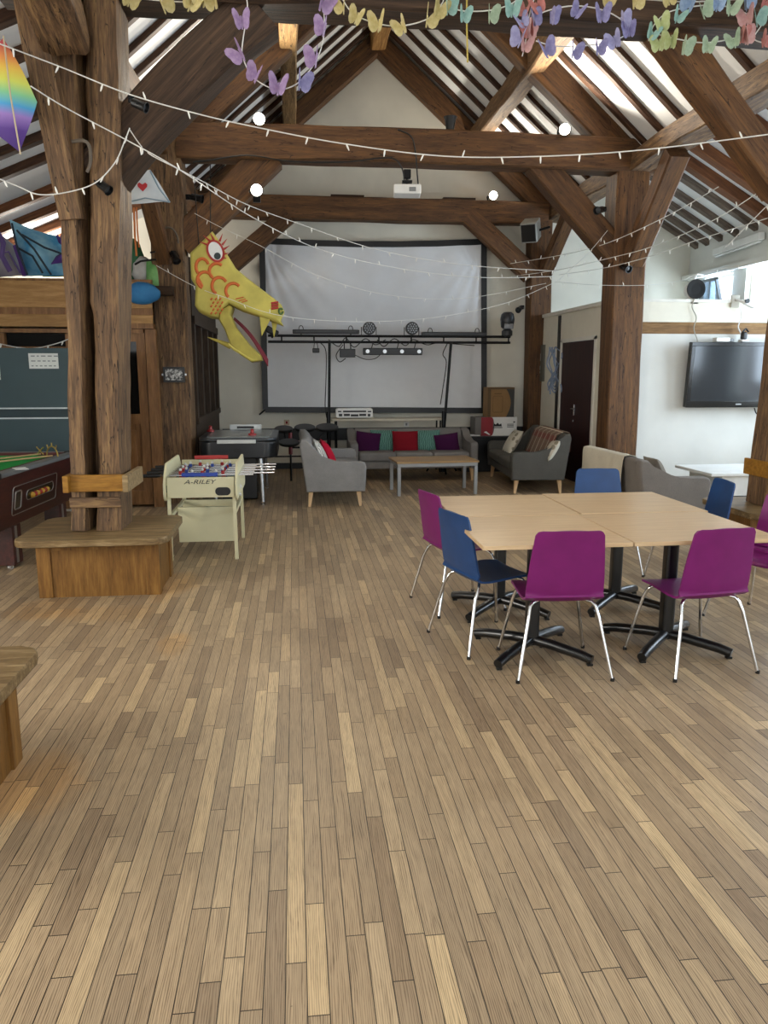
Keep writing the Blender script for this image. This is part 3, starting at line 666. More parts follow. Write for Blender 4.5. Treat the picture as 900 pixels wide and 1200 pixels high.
def cushion(name, label, w, h, t, mat, loc, rx, rz, group=None, ry=0):
    bm = B(); N = 14
    def f(sgn):
        def g(u, v):
            a, b = 2 * u - 1, 2 * v - 1
            pin = 1 - 0.07 * (a * a + b * b - 2 * a * a * b * b) if False else 1
            k = (1 - abs(a) ** 2.6) ** 0.6 * (1 - abs(b) ** 2.6) ** 0.6
            ex = 1 - 0.05 * (1 - b * b) * 0 - 0.06 * (1 - abs(b)) * (abs(a) > 0.99)
            return (a * w / 2 * (1 - 0.05 * (1 - b * b)), b * h / 2 * (1 - 0.05 * (1 - a * a)), sgn * (t / 2 * k + 0.004))
        return g
    g1 = grid(bm, f(1), N, N); g2 = grid(bm, f(-1), N, N)
    for i in range(N - 1):
        bm.faces.new((g1[i][0], g2[i][0], g2[i + 1][0], g1[i + 1][0])); bm.faces.new((g1[i][-1], g1[i + 1][-1], g2[i + 1][-1], g2[i][-1]))
        bm.faces.new((g1[0][i], g1[0][i + 1], g2[0][i + 1], g2[0][i])); bm.faces.new((g1[-1][i], g2[-1][i], g2[-1][i + 1], g1[-1][i + 1]))
    o = obj(name, bm, mat, mw=T(loc) @ R('Z', rz) @ R('Y', ry) @ R('X', rx), ang=80)
    return tag(o, label, 'cushion', group)
def pattern_fabric(name, base, ink, kind):
    t = NT(name); v = t.coord('Object')
    if kind == 'dots':
        vo = t.n('ShaderNodeTexVoronoi', Scale=9.0); vo.inputs['Randomness'].default_value = 0.35; t.l(v, vo.inputs['Vector'])
        f = t.math('LESS_THAN', vo.outputs['Distance'], 0.33)
    elif kind == 'leaf':
        w = t.n('ShaderNodeTexWave', Scale=14.0, Distortion=6.0); t.l(v, w.inputs['Vector']); f = t.math('GREATER_THAN', w.outputs['Fac'], 0.62)
    elif kind == 'plaid':
        s = t.n('ShaderNodeSeparateXYZ'); t.l(v, s.inputs[0])
        a = t.math('LESS_THAN', t.math('FRACT', t.math('MULTIPLY', s.outputs[0], 9)), 0.28); b = t.math('LESS_THAN', t.math('FRACT', t.math('MULTIPLY', s.outputs[1], 9)), 0.28)
        f = t.math('MULTIPLY', t.math('ADD', a, b), 0.5)
    col = t.mix(f, lin(base), lin(ink))
    if kind == 'plaid':
        c2 = t.math('LESS_THAN', t.math('FRACT', t.math('ADD', t.math('MULTIPLY', s.outputs[0], 4.5), 0.4)), 0.07); c3 = t.math('LESS_THAN', t.math('FRACT', t.math('ADD', t.math('MULTIPLY', s.outputs[1], 4.5), 0.4)), 0.07)
        col = t.mix(t.math('MAXIMUM', c2, c3), col, lin('d8cdb8'))
    t.l(col, t.b.inputs['Base Color']); t.b.inputs['Roughness'].default_value = 0.95
    return t.m
TEALF = pattern_fabric('teal_leaf_fabric', '335e53', '6a9085', 'leaf')
DOTF = pattern_fabric('dotted_cushion_fabric', 'cfc8b6', '8f8672', 'dots')
PLAID = pattern_fabric('plaid_throw_fabric', '7d6a58', '7c2f2a', 'plaid')
LEAFW = pattern_fabric('white_leaf_fabric', 'd9d5cc', '7d7a74', 'leaf')
rx = radians(76)
def sc_(label, u, v, y, w, h, mat, ry=0, **k): p = at(u, v, y); cushion('scatter_cushion', label, w, h, 0.13, mat, p, rx, k.pop('rz', 0), ry=ry, **k)
sc_('dark purple cushion at the left end of the long sofa', 431, 520, 11.62, 0.38, 0.36, F_PURP, ry=radians(7))
sc_('teal leaf cushion between the left purple and the red cushion', 450, 518, 11.72, 0.42, 0.38, TEALF)
sc_('red cushion in the middle of the long sofa', 475, 519, 11.60, 0.40, 0.37, F_RED)
sc_('teal leaf cushion between the red and the right purple cushion', 501, 518, 11.70, 0.40, 0.38, TEALF)
sc_('dark purple cushion at the right end of the long sofa', 524, 521, 11.60, 0.38, 0.34, F_PURP, ry=radians(-7))
def sd_(label, p, w, h, mat, rz, tilt=72, th=0.13, **k): return cushion('scatter_cushion', label, w, h, th, mat, p, radians(tilt), rz, **k)
sd_('white leaf-patterned cushion leaning in the left loveseat', (0.30, 9.55, 0.60), 0.42, 0.40, LEAFW, radians(90), 66)
sd_('bright red cushion leaning in front of the white leaf cushion', (0.40, 9.68, 0.585), 0.42, 0.40, F_REDB, radians(90), 64)
sd_('round-patterned cream cushion on the dark grey loveseat', (3.22, 11.2, 0.58), 0.44, 0.40, DOTF, radians(-90), 60)
sd_('small round-patterned cushion beside the plaid throw', (3.42, 9.98, 0.58), 0.34, 0.30, DOTF, radians(-100), 62)
sd_('small grey cushion on the cream-draped loveseat', (3.82, 7.78, 0.58), 0.32, 0.30, fabric('striped_grey_fabric', '7b7368'), radians(90), 62)
def drape(name, label, mat, x0, x1, prof, fr=0.012, seed=0):     # cloth that follows a profile (y, z) and runs from x0 to x1
    bm = B(); n = len(prof) - 1
    def f(u, v):
        i = min(int(v * n), n - 1); k = v * n - i
        y = prof[i][0] * (1 - k) + prof[i + 1][0] * k; z = prof[i][1] * (1 - k) + prof[i + 1][1] * k
        x = x0 + (x1 - x0) * u
        w = fr * noise.noise(V((x * 9 + seed, v * 3, 0))) * abs(2 * v - 1)
        return (x, y + w, z + 0.4 * w)
    grid(bm, f, 30, 28); bmesh.ops.recalc_face_normals(bm, faces=bm.faces); bmesh.ops.solidify(bm, geom=list(bm.faces), thickness=0.006)
    return bm
def sofa_local(o, loc, rz): o.location = loc; o.rotation_euler = (0, 0, rz); return o
D = 0.8
bm = drape('', '', F_CREAM, -0.70, 0.36, [(-D / 2 - 0.06, 0.12), (-D / 2 - 0.03, 0.45), (-D / 2 - 0.02, 0.68), (-D / 2 - 0.005, 0.735), (-D / 2 + 0.06, 0.745), (-D / 2 + 0.13, 0.73), (-D / 2 + 0.20, 0.64), (-D / 2 + 0.27, 0.50)], 0.03)
for k in range(26):
    x = -0.69 + 1.04 * k / 25; tube(bm, [(x, -D / 2 - 0.06, 0.125), (x + random.uniform(-.01, .01), -D / 2 - 0.065, 0.06)], 0.004, 5)
sofa_local(tag(obj('fringed_throw', bm, F_CREAM), 'cream fringed throw hanging over the back of the loveseat behind the tables', 'throw'), (3.86, 8.18, 0), radians(-88))
bm = drape('', '', PLAID, -0.80, 0.45, [(-D / 2 - 0.02, 0.55), (-D / 2 - 0.02, 0.76), (-D / 2 + 0.0, 0.815), (-D / 2 + 0.08, 0.825), (-D / 2 + 0.17, 0.78), (-D / 2 + 0.25, 0.58), (-D / 2 + 0.30, 0.45)], 0.012, 5)
sofa_local(tag(obj('plaid_throw', bm, PLAID), 'brown and red plaid throw over the back of the dark grey loveseat', 'throw'), (3.30, 10.78, 0), radians(86))

# ================================================================== coffee table, white table
t = thing('coffee_table', 'low coffee table with wooden top and silver legs by the long sofa', 'table', (1.84, 10.22, 0), radians(3))
bm = B(); b2(bm, -0.555, 0.555, -0.32, 0.32, 0.43, 0.455, 0.003); obj('tabletop', bm, COFF, t)
bm = B()
for y in (-0.30, 0.265): b2(bm, -0.54, 0.54, y, y + 0.035, 0.385, 0.429)
for x in (-0.54, 0.505): b2(bm, x, x + 0.035, -0.265, 0.265, 0.385, 0.429)
obj('frame', bm, STEELG, t)
for x in (-0.52, 0.52):
    for y in (-0.28, 0.28):
        bm = B(); box(bm, (x, y, 0.19), (0.045, 0.045, 0.38), None, 0.004); obj('leg', bm, STEELG, t)
t = thing('white_side_table', 'low white table with a black plinth below the television', 'table', (5.12, 8.38, 0))
bm = B(); b2(bm, -0.56, 0.56, -0.42, 0.42, 0.47, 0.505, 0.006); obj('tabletop', bm, WHITEP, t)
bm = B(); b2(bm, -0.40, 0.53, -0.36, 0.36, 0.24, 0.47, 0.004); obj('cabinet_body', bm, WHITEP, t)
bm = B(); b2(bm, -0.36, 0.50, -0.33, 0.33, 0.0, 0.24); obj('plinth', bm, BLACK, t)

# ================================================================== foosball table
def text_bm(s, size, depth, m, shear=0.0, font_w=1.0):
    cu = bpy.data.curves.new('lettering', 'FONT'); cu.body = s; cu.size = size; cu.extrude = depth; cu.align_x = 'CENTER'; cu.align_y = 'CENTER'; cu.shear = shear
    o = bpy.data.objects.new('lettering', cu); COL.objects.link(o)
    dg = bpy.context.evaluated_depsgraph_get(); me = bpy.data.meshes.new_from_object(o.evaluated_get(dg))
    bpy.data.objects.remove(o); bm = B(); bm.from_mesh(me); bpy.data.meshes.remove(me)
    bmesh.ops.transform(bm, matrix=m @ M.Diagonal((font_w, 1, 1, 1)), verts=bm.verts); return bm
FRONT = R('X', pi / 2)
t = thing('foosball_table', 'cream foosball table with black handles and lettered end panel', 'table', (-0.815, 7.1, 0))
hw = 0.30
bm = B(); b2(bm, -hw + 0.018, hw - 0.018, -0.475, -0.455, 0.555, 0.73, 0.003); ep = obj('end_panel', bm, CREAMP, t)
obj('lettering', text_bm('A-RILEY', 0.052, 0.001, T(-0.01, -0.4765, 0.690) @ FRONT, 0.3, 1.45), BLACK, ep)
bm = B(); prism(bm, rrect(0.13, 0.07, 0.034), 0.004, T(0.185, -0.4745, 0.607) @ FRONT); obj('ball_return', bm, BLACK, ep)
bm = B(); b2(bm, -hw + 0.018, hw - 0.018, 0.455, 0.475, 0.555, 0.73, 0.003); obj('end_panel', bm, CREAMP, t)
sp = [(-0.50, 0.55), (-0.515, 0.60), (-0.505, 0.68), (-0.44, 0.76), (-0.36, 0.825), (-0.34, 0.84), (0.34, 0.84), (0.36, 0.825), (0.44, 0.76), (0.505, 0.68), (0.515, 0.60), (0.50, 0.55), (0.46, 0.53), (-0.46, 0.53)]
for sx in (-1, 1):
    bm = B(); prism(bm, sp, 0.02, T(sx * hw - 0.01, 0, 0) @ YZ, 0.003); obj('side_panel', bm, CREAMP, t)
bm = B(); b2(bm, -hw + 0.01, hw - 0.01, -0.455, 0.455, 0.60, 0.66); obj('playing_field', bm, plain('foosball_field', '3e5a58', 0.5), t)
for k in range(8):
    y = -0.37 + 0.74 * k / 7; red = k in (0, 2, 4, 5) if False else k % 2 == 1
    out = 0.30 if k % 2 else -0.30
    bm = B(); tube(bm, [(-hw - (0.06 if out > 0 else 0.12), y, 0.735), (hw + (0.32 if out > 0 else 0.14), y, 0.735)], 0.007, 8); rd = obj('rod', bm, CHROME, t)
    bm = B(); xh = -hw - 0.05 if out < 0 else hw + 0.30; sg = -1 if out < 0 else 1
    if out < 0:
        tube(bm, [(xh, y, 0.735), (xh - 0.03, y, 0.735), (xh - 0.15, y, 0.735)], [0.011, 0.016, 0.015], 10); obj('handle', bm, BLACK, rd)
    else:
        tube(bm, [(-hw - 0.055, y, 0.735), (-hw - 0.03, y, 0.735)], 0.012, 8); obj('rod_cap', bm, BLACK, rd)
    mat = plain('player_red', 'b02a2a', 0.4) if k % 2 else plain('player_blue', '2c4aa0', 0.4)
    for x in ((-0.1, 0.1) if k in (0, 7) else (-0.18, 0, 0.18)):
        bm = B(); x += random.uniform(-0.03, 0.03)
        box(bm, (x, y, 0.735), (0.03, 0.022, 0.05), None, 0.006); box(bm, (x, y, 0.69), (0.026, 0.016, 0.05), None, 0.004); box(bm, (x, y, 0.668), (0.026, 0.032, 0.018), None, 0.004)
        f = obj('player', bm, mat, rd); bm = B(); bmesh.ops.create_uvsphere(bm, u_segments=10, v_segments=8, radius=0.0125, matrix=T(x, y, 0.772)); obj('player_head', bm, WHITEP, rd)
bm = B(); b2(bm, -0.16, 0.14, -0.452, -0.435, 0.735, 0.765, 0.003); obj('score_bar', bm, plain('score_blue', '2747a8', 0.4), t)
bm = B(); b2(bm, -0.16, 0.16, 0.435, 0.452, 0.785, 0.82, 0.003); obj('score_bar', bm, plain('score_red', 'b5302b', 0.4), t)
bm = B(); b2(bm, -hw + 0.02, hw - 0.02, 0.44, 0.455, 0.66, 0.78, 0.003); obj('end_board', bm, CREAMP, t)
for sx in (-1, 1):
    for sy in (-1, 1):
        bm = B(); tube(bm, [(sx * 0.275, sy * 0.43, 0.56), (sx * 0.28, sy * 0.44, 0.0)], 0.02, 4, sq=(1, 1)); obj('leg', bm, CREAMP, t)
bm = B(); b2(bm, -0.25, 0.262, -0.16, -0.13, 0.10, 0.42, 0.004); obj('lower_board', bm, CREAMP, t)
bm = B(); b2(bm, -0.27, 0.27, 0.30, 0.33, 0.34, 0.41, 0.004); b2(bm, -0.28, -0.255, -0.43, 0.43, 0.38, 0.41); b2(bm, 0.255, 0.28, -0.43, 0.43, 0.38, 0.41); obj('leg_brace', bm, CREAMP, t)
bm = B(); tube(bm, [(0.302, -0.3, 0.55), (0.315, -0.3, 0.56), (0.315, -0.25, 0.54)], 0.012, 8); tube(bm, [(0.302, -0.2, 0.60), (0.32, -0.2, 0.62)], 0.018, 10); obj('adjuster_knob', bm, WHITEP, t)

# ================================================================== air hockey table
t = thing('air_hockey_table', 'black air hockey table with pale ends behind the foosball table', 'table', (-0.70, 10.10, 0))
hk = plain('hockey_black', '191c20', 0.35, coat=0.2)
bm = B(); prism(bm, rrect(0.94, 1.44, 0.16), 0.21, T(0, 0, 0.58), 0.03); obj('body', bm, hk, t)
bm = B(); prism(bm, rrect(0.94, 1.44, 0.16), 0.035, T(0, 0, 0.79), 0.012); obj('rim', bm, plain('hockey_rim', '34383c', 0.3), t)
bm = B(); prism(bm, rrect(0.78, 1.26, 0.1), 0.006, T(0, 0, 0.826)); obj('play_surface', bm, plain('hockey_surface', '8e9494', 0.25), t)
bm = B(); b2(bm, -0.24, 0.22, -0.745, -0.715, 0.765, 0.81, 0.006); obj('goal_plate', bm, plain('pale_goal_plate', 'c9ccc9', 0.35), t)
bm = B(); b2(bm, -0.20, 0.23, 0.66, 0.70, 0.83, 0.90, 0.006); g = obj('goal_plate', bm, plain('pale_goal_plate_far', 'd3d5d2', 0.35), t)
bm = B(); b2(bm, -0.10, 0.13, 0.655, 0.661, 0.845, 0.875); obj('goal_slot', bm, BLACK, g)
bm = B(); prism(bm, rrect(0.1, 0.055, 0.027), 0.006, T(0, -0.716, 0.68) @ FRONT); obj('puck_return', bm, BLACK, t)
for sx in (-1, 1):
    for sy in (-1, 1):
        bm = B(); tube(bm, [(sx * 0.27, sy * 0.62, 0.58), (sx * 0.285, sy * 0.675, 0.04)], [0.03, 0.022], 10); lg = obj('leg', bm, SILVER, t)
        bm = B(); lathe(bm, [(0.03, 0), (0.03, 0.015), (0.012, 0.02), (0.012, 0.05)], 12, T(sx * 0.286, sy * 0.678, 0)); obj('levelling_foot', bm, CHROME, lg)
bm = B(); b2(bm, -0.24, 0.2, -0.30, 0.3, 0.02, 0.58, 0.01); obj('pedestal', bm, hk, t)
for x, y, l in ((0.16, -0.35, 'red pusher standing on the air hockey table'), (-0.42, 0.3, 'red pusher at the left rim of the air hockey table')):
    bm = B(); lathe(bm, [(0.05, 0), (0.05, 0.02), (0.025, 0.028), (0.018, 0.06), (0.024, 0.07), (0.012, 0.08)], 16, T(-0.70 + x, 10.10 + y, 0.8325)); tag(obj('hockey_pusher', bm, F_REDB if False else plain('pusher_red', 'a52a2a', 0.35)), l, 'pusher')

# ================================================================== drum kit, stool
t = thing('drum_pad_stand', 'black electronic drum pads on red posts behind the left loveseat', 'drum kit', (-0.08, 11.5, 0))
DR = plain('drum_red', '6d1418', 0.35)
bm = B(); tube(bm, [(0, 0, 0.45), (0, 0, 0.0)], 0.016, 10); obj('leg', bm, BLACKM, t)
bm = B(); tube(bm, [(0, 0.02, 0.72), (0, 0, 0.40)], 0.03, 10); obj('post', bm, DR, t)
for x, y, z, r in ((-0.02, -0.25, 0.58, 0.15), (-0.10, 0.25, 0.74, 0.14), (0.22, 0.2, 0.76, 0.16), (0.55, 0.1, 0.77, 0.17)):
    bm = B(); lathe(bm, [(r * .96, 0), (r, 0.01), (r, 0.03), (r * .9, 0.04)], 24, T(x, y, z) @ R('X', radians(14))); p = obj('drum_pad', bm, BLACK, t)
    bm = B(); tube(bm, [(x, y, z - 0.005), (x * 0.6, y * 0.5, 0.55)], 0.01, 8); obj('pad_arm', bm, BLACKM, p)
bm = B(); tube(bm, [(0, 0, 0.5), (0.6, 0.1, 0.5)], 0.014, 8); tube(bm, [(0.58, 0.1, 0.5), (0.6, 0.1, 0)], 0.014, 8); tube(bm, [(-0.25, 0.1, 0.36), (0.3, 0.1, 0.36)], 0.012, 8); obj('rack_bar', bm, BLACKM, t)

# ================================================================== pool table
t = thing('pool_table', 'mahogany coin-operated pool table with green cloth at the left edge', 'table', (-2.73, 7.15, 0), radians(-4))
X, Y = 0.49, 0.95
bm = B(); v = [bm.verts.new(p) for p in [(-X + .06, -Y + .06, .36), (X - .06, -Y + .06, .36), (X - .06, Y - .06, .36), (-X + .06, Y - .06, .36), (-X, -Y, .79), (X, -Y, .79), (X, Y, .79), (-X, Y, .79)]]
for q in ((0, 1, 2, 3), (4, 5, 6, 7), (0, 1, 5, 4), (1, 2, 6, 5), (2, 3, 7, 6), (3, 0, 4, 7)): bm.faces.new([v[i] for i in q])
body = obj('body', bm, MAHOG, t)
bm = B()
for a in ((-X, X, -Y, -Y + .09), (-X, X, Y - .09, Y), (-X, -X + .09, -Y + .09, Y - .09), (X - .09, X, -Y + .09, Y - .09)): b2(bm, a[0], a[1], a[2], a[3], .79, .825, .004)
obj('top_rail', bm, plain('pool_rail_grey', '77797a', 0.4, 0.3), t)
bm = B()
for a in ((-X + .09, X - .09, -Y + .09, -Y + .13), (-X + .09, X - .09, Y - .13, Y - .09), (-X + .09, -X + .13, -Y + .13, Y - .13), (X - .13, X - .09, -Y + .13, Y - .13)): b2(bm, a[0], a[1], a[2], a[3], .79, .822, .003)
obj('cushion_rail', bm, plain('dark_red_rail', '56201f', 0.7), t)
bm = B(); b2(bm, -X + .09, X - .09, -Y + .09, Y - .09, .77, .795); obj('cloth', bm, GREEN, t)
for sx in (-1, 1):
    for sy in (-1, 1):
        bm = B(); prism(bm, rrect(0.13, 0.13, 0.03), 0.05, T(sx * (X - .06), sy * (Y - .06), .782), .006); obj('corner_cap', bm, BLACK, t)
        bm = B(); box(bm, (sx * (X - .13), sy * (Y - .42), .195), (.15, .17, .33), None, .004); lg = obj('leg', bm, MAHOG, t)
        bm = B(); box(bm, (sx * (X - .13) + .077, sy * (Y - .42) - 0.02, .20), (.006, .035, .31)); obj('edge_strip', bm, SILVER, lg)
        bm = B(); lathe(bm, [(.035, 0), (.035, .015), (.015, .02), (.015, .04)], 12, T(sx * (X - .13), sy * (Y - .42), 0)); obj('levelling_foot', bm, CHROME, lg)
        bm = B(); lathe(bm, [(.012, -.014), (.045, -.014), (.048, 0), (.045, .014), (.012, .014)], 16, T(sx * (X - .13) + .02, sy * (Y - .42) + .14, .048) @ R('Y', pi / 2)); tube(bm, [(sx * (X - .13) + .02, sy * (Y - .42) + .14, .05), (sx * (X - .13) + .02, sy * (Y - .42) + .13, .36)], .012, 8); obj('castor', bm, GREYP, lg)
tilt = math.atan2(.06, .43)
pm = T(X - 0.033, -0.15, .57) @ R('Y', tilt) @ YZ
bm = B(); prism(bm, rrect(0.95, 0.24, 0.03), .006, pm); cp = obj('coin_panel', bm, plain('coin_panel_brown', '33100f', 0.3), t)
bm = B(); tube(bm, [(pm @ V((x, y, .007))) for x, y in rrect(0.95, 0.24, 0.03)], .004, 6, closed=True); tube(bm, [(pm @ V((x + .1, y + .01, .008))) for x, y in rrect(0.6, 0.085, 0.04)], .004, 6, closed=True); tube(bm, [(pm @ V((x - .37, y - .0, .008))) for x, y in rrect(0.12, 0.15, 0.02)], .006, 6, closed=True); obj('chrome_outline', bm, SILVER, cp)
bm = B(); prism(bm, rrect(0.58, 0.075, 0.035), .003, pm @ T(.1, .01, .006)); prism(bm, rrect(0.1, 0.13, 0.015), .003, pm @ T(-.37, 0, .006)); obj('ball_window', bm, plain('window_dark', '1b1614', 0.1), cp)
for k in range(7):
    bm = B(); bmesh.ops.create_uvsphere(bm, u_segments=12, v_segments=8, radius=.026, matrix=pm @ T(-.09 + .055 * k, 0, .012)); obj('ball', bm, plain('ball_' + ('yellow', 'red')[k % 2], ('c79a35', '9c2b22')[k % 2], .2), cp)
def cue(label, p0, p1, head):
    d = V(p1) - V(p0); t = tag(obj('cue_rest', tube(B(), [p0, p1], [.012, .007], 8), plain('cue_maple', 'b99a63', .35)), label, 'cue rest')
    bm = B(); e = V(p1); u = d.normalized(); s = u.cross(V((0, 0, 1))).normalized()
    if head == 'x':
        for a in (-1, 1): tube(bm, [e - s * .045 * a - V((0, 0, .004)), e + V((0, 0, .03)), e + s * .045 * a + V((0, 0, .065))], .006, 6)
    else: tube(bm, [e + s * .075 * cos(a) + V((0, 0, .09 * sin(a) - .004)) for a in [pi * i / 10 for i in range(11)]], .007, 6); tube(bm, [e + s * .05 + V((0, 0, .06)), e + s * .065 + V((0, 0, .1))], .006, 6); tube(bm, [e - s * .05 + V((0, 0, .06)), e - s * .065 + V((0, 0, .1))], .006, 6); tube(bm, [e + V((0, 0, .085)), e + V((0, 0, .12))], .006, 6)
    obj('brass_head', bm, plain('brass', 'b9a15a', .3, .8), t); return t
cue('cue rest with a cross head lying over the green cloth', (-3.1, 6.55, .845), (-2.42, 7.62, .845), 'x')
cue('cue rest with an arched spider head beside the cross-headed one', (-2.95, 6.45, .845), (-2.26, 7.45, .845), 'o')
bm = B(); box(bm, (-2.27, 6.62, .828), (.1, .16, .004), R('Z', .5)); tag(obj('paper_slip', bm, WHITEP), 'white slip of paper lying on the pool table rail', 'paper')

# ================================================================== folded table tennis table
t = thing('table_tennis_table', 'folded dark teal table tennis table standing on end behind the pool table', 'table', (-2.66, 8.75, 0))
for y in (-0.14, 0.14):
    bm = B(); b2(bm, -0.77, 0.77, y - .012, y + .012, 1.225, 1.86, .003); b2(bm, -0.77, 0.77, y - .012, y + .012, .42, 1.135, .003); bd = obj('board', bm, TEALT, t)
    bm = B(); yy = y - .013
    for z0, z1 in ((1.225, 1.24), (1.12, 1.135)): b2(bm, -0.77, 0.77, yy - .002, yy + .004, z0, z1)
    obj('white_line', bm, plain('line_white', 'c9d2d4', .5), bd)
bm = B(); b2(bm, -0.77, 0.77, -.125, .125, 1.136, 1.224); obj('shaded_gap_band', bm, plain('shaded_teal_board', '24383e', .6), t)  # band between the board halves, its shade put into a darker teal
for x in (-0.6, 0.6):
    bm = B(); tube(bm, [(x, -.3, .06), (x, -.3, .3), (x, .3, .3), (x, .3, .06)], .014, 8); tube(bm, [(x, -.13, .3), (x, -.13, .5)], .014, 8); tube(bm, [(x, .13, .3), (x, .13, .5)], .014, 8); f = obj('leg', bm, WHITEM, t)
    for y in (-.3, .3):
        bm = B(); lathe(bm, [(.01, -.012), (.04, -.012), (.042, 0), (.04, .012), (.01, .012)], 14, T(x, y, .042) @ R('Y', pi / 2)); obj('castor', bm, BLACK, f)
bm = B(); tube(bm, [(-.6, -.3, .15), (.6, -.3, .15)], .012, 8); tube(bm, [(-.6, -.3, .27), (.6, -.3, .27)], .012, 8); obj('frame_bar', bm, WHITEM, t)
def paper_sign(label, u0, v0, u1, v1, y, n=3):
    a, b = at(u0, v0, y), at(u1, v1, y); w, h = b.x - a.x, a.z - b.z
    t = tag(obj('paper_notice', box(B(), (0, 0, 0), (w, .003, h)), plain('notice_paper', 'd9dcd8', .7)), label, 'notice'); t.location = (a + b) / 2
    bm = B()
    for r in range(n):
        x = -w * .42
        while x < w * .38:
            l = random.uniform(.02, .05); box(bm, (x + l / 2, -.002, h * (.32 - .64 * r / max(1, n - 1))), (l, .001, h * .07)); x += l + .02
    obj('faint_writing', bm, plain('faint_ink', '7f8486', .7), t)
paper_sign('white paper notice taped to the teal table tennis board', 33, 414, 69, 432, 8.59)
paper_sign('edge of another white notice at the far left of the teal board', -12, 425, 1, 445, 8.59)
# ================================================================== projection screen
SY = 12.86
def wpt(u, v, y): p = at(u, v, y); return (p.x, p.z)
t = thing('projection_screen', 'white sheet projection screen with black border on the gable wall', 'screen', (0, SY, 0))
tl, tr, bl_, br_ = wpt(307, 282, SY), wpt(567, 283, SY), wpt(311, 480, SY), wpt(567, 481, SY)
def scr(u, v, off=0.0):
    sag = -0.05 * sin(pi * u) ** 0.8 * (1 - v) ** 3
    x = (tl[0] * (1 - u) + tr[0] * u) * (1 - v) + (bl_[0] * (1 - u) + br_[0] * u) * v
    z = (tl[1] * (1 - u) + tr[1] * u) * (1 - v) + (bl_[1] * (1 - u) + br_[1] * u) * v + sag
    d = 0
    for (cu, k) in ((0.0, 1), (1.0, -1)):
        dx, dz = (u - cu) * k * 1.35, v
        r = sqrt(dx * dx + dz * dz); a = math.atan2(dz, max(dx, 1e-4))
        d += 0.02 * sin(a * 26) * max(0, 1 - r * 1.5) * min(1, r * 8)
    d += 0.012 * sin(u * 34 + 3 * v) * max(0, 1 - v * 2.2)
    return (x, d + off, z)
bm = B(); grid(bm, lambda u, v: scr(u, v), 120, 40)
obj('sheet', bm, plain('screen_sheet', 'e0e2e4', 0.85, var=0.02), t, ang=80)
for nm, f in (('top', lambda s: scr(s, 0, -.012)), ('bottom', lambda s: scr(s, 1, -.012)), ('left', lambda s: scr(0, s, -.012)), ('right', lambda s: scr(1, s, -.012))):
    bm = B(); tube(bm, [f(i / 24) for i in range(25)], 0.065, 4, sq=(.25, 1)); obj('border', bm, BLACK, t)
bm = B(); tube(bm, [scr(0, 1, -.02), (bl_[0] - .1, -.02, bl_[1] - .08)], .015, 6); tube(bm, [scr(1, 1, -.02), (br_[0] + .12, -.02, br_[1] - .18)], .015, 6); obj('tie_strap', bm, BLACK, t)

# ================================================================== lighting stand and fixtures
LY = 12.2
def lx(u, v=396, y=LY): return at(u, v, y).x
def lz(v, u=450, y=LY): return at(u, v, y).z
t = thing('lighting_stand', 'black T-bar lighting stand in front of the projection screen', 'lighting stand', (0, LY, 0))
bm = B(); tube(bm, [(lx(314), 0, lz(394)), (lx(598), 0, lz(394))], .02, 10); tube(bm, [(lx(314), 0, lz(401)), (lx(598), 0, lz(401))], .02, 10)
for u in range(330, 600, 38): tube(bm, [(lx(u), 0, lz(394)), (lx(u), 0, lz(401))], .012, 8)
obj('crossbar', bm, BLACKM, t)
for u0, u1 in ((386, 385), (528, 519)):
    bm = B(); tube(bm, [(lx(u0), -0.05, lz(400)), (lx(u1, 500), -0.05, 0.55)], .022, 10); tube(bm, [(lx(u1, 500), -.05, 1.0), (lx(u1, 500), -.05, .02)], .032, 10); obj('upright', bm, BLACKM, t)
    for a in (0.5, 2.6, 4.7):
        bm = B(); tube(bm, [(lx(u1, 500), -.05, .45), (lx(u1, 500) + .28 * cos(a), -.05 + .28 * sin(a), .015)], .014, 8); obj('leg', bm, BLACKM, t)
def led_bar(label, u0, u1, v):
    t = thing('led_bar', label, 'stage light', (0, LY, 0), 0)
    bm = B(); b2(bm, lx(u0), lx(u1), -.05, .05, lz(v) - .035, lz(v) + .03, .01); obj('housing', bm, BLACK, t)
    bm = B(); b2(bm, lx(u0) + .05, lx(u1) - .05, -.053, -.049, lz(v) - .012, lz(v) + .012); obj('lens_strip', bm, plain('lens_strip_grey', '2c2e30', .4), t)
    for u in (u0 + 10, u1 - 10):
        bm = B(); tube(bm, [(lx(u) + .035 * cos(a), 0, lz(v) + .03 + .06 * sin(a)) for a in [pi * i / 8 for i in range(9)]], .006, 6); tube(bm, [(lx(u), 0, lz(v) - .03), (lx(u), 0, lz(395))], .01, 6); obj('hanging_loop', bm, BLACKM, t)
led_bar('long black LED light bar on the left half of the lighting stand', 343, 421, 389)
led_bar('long black LED light bar on the right half of the lighting stand', 494, 569, 391)
def par(label, u, v):
    t = thing('par_light', label, 'stage light', (lx(u, v), LY - .03, lz(v)))
    bm = B(); lathe(bm, [(.06, .12), (.085, .09), (.098, 0), (.1, -.07), (.09, -.075)], 24, R('X', pi / 2) @ T(0, 0, 0) @ R('Y', pi)); obj('housing', bm, BLACK, t)
    bm = B()
    for k in range(19):
        r, a = (0, 0) if k == 0 else ((.035, k * pi / 3) if k < 7 else (.068, k * pi / 6))
        lathe(bm, [(.011, 0), (.011, .006)], 10, T(r * cos(a), -.076 - 0.006, r * sin(a)) @ R('X', -pi / 2))
    obj('lens_array', bm, plain('led_lens', '8a8f94', .1), t)
    bm = B(); tube(bm, [(-.115, 0, .02), (-.115, 0, -.13), (.115, 0, -.13), (.115, 0, .02)], .008, 6); obj('yoke', bm, BLACKM, t)
par('round black stage light left of centre on the lighting stand', 432, 385)
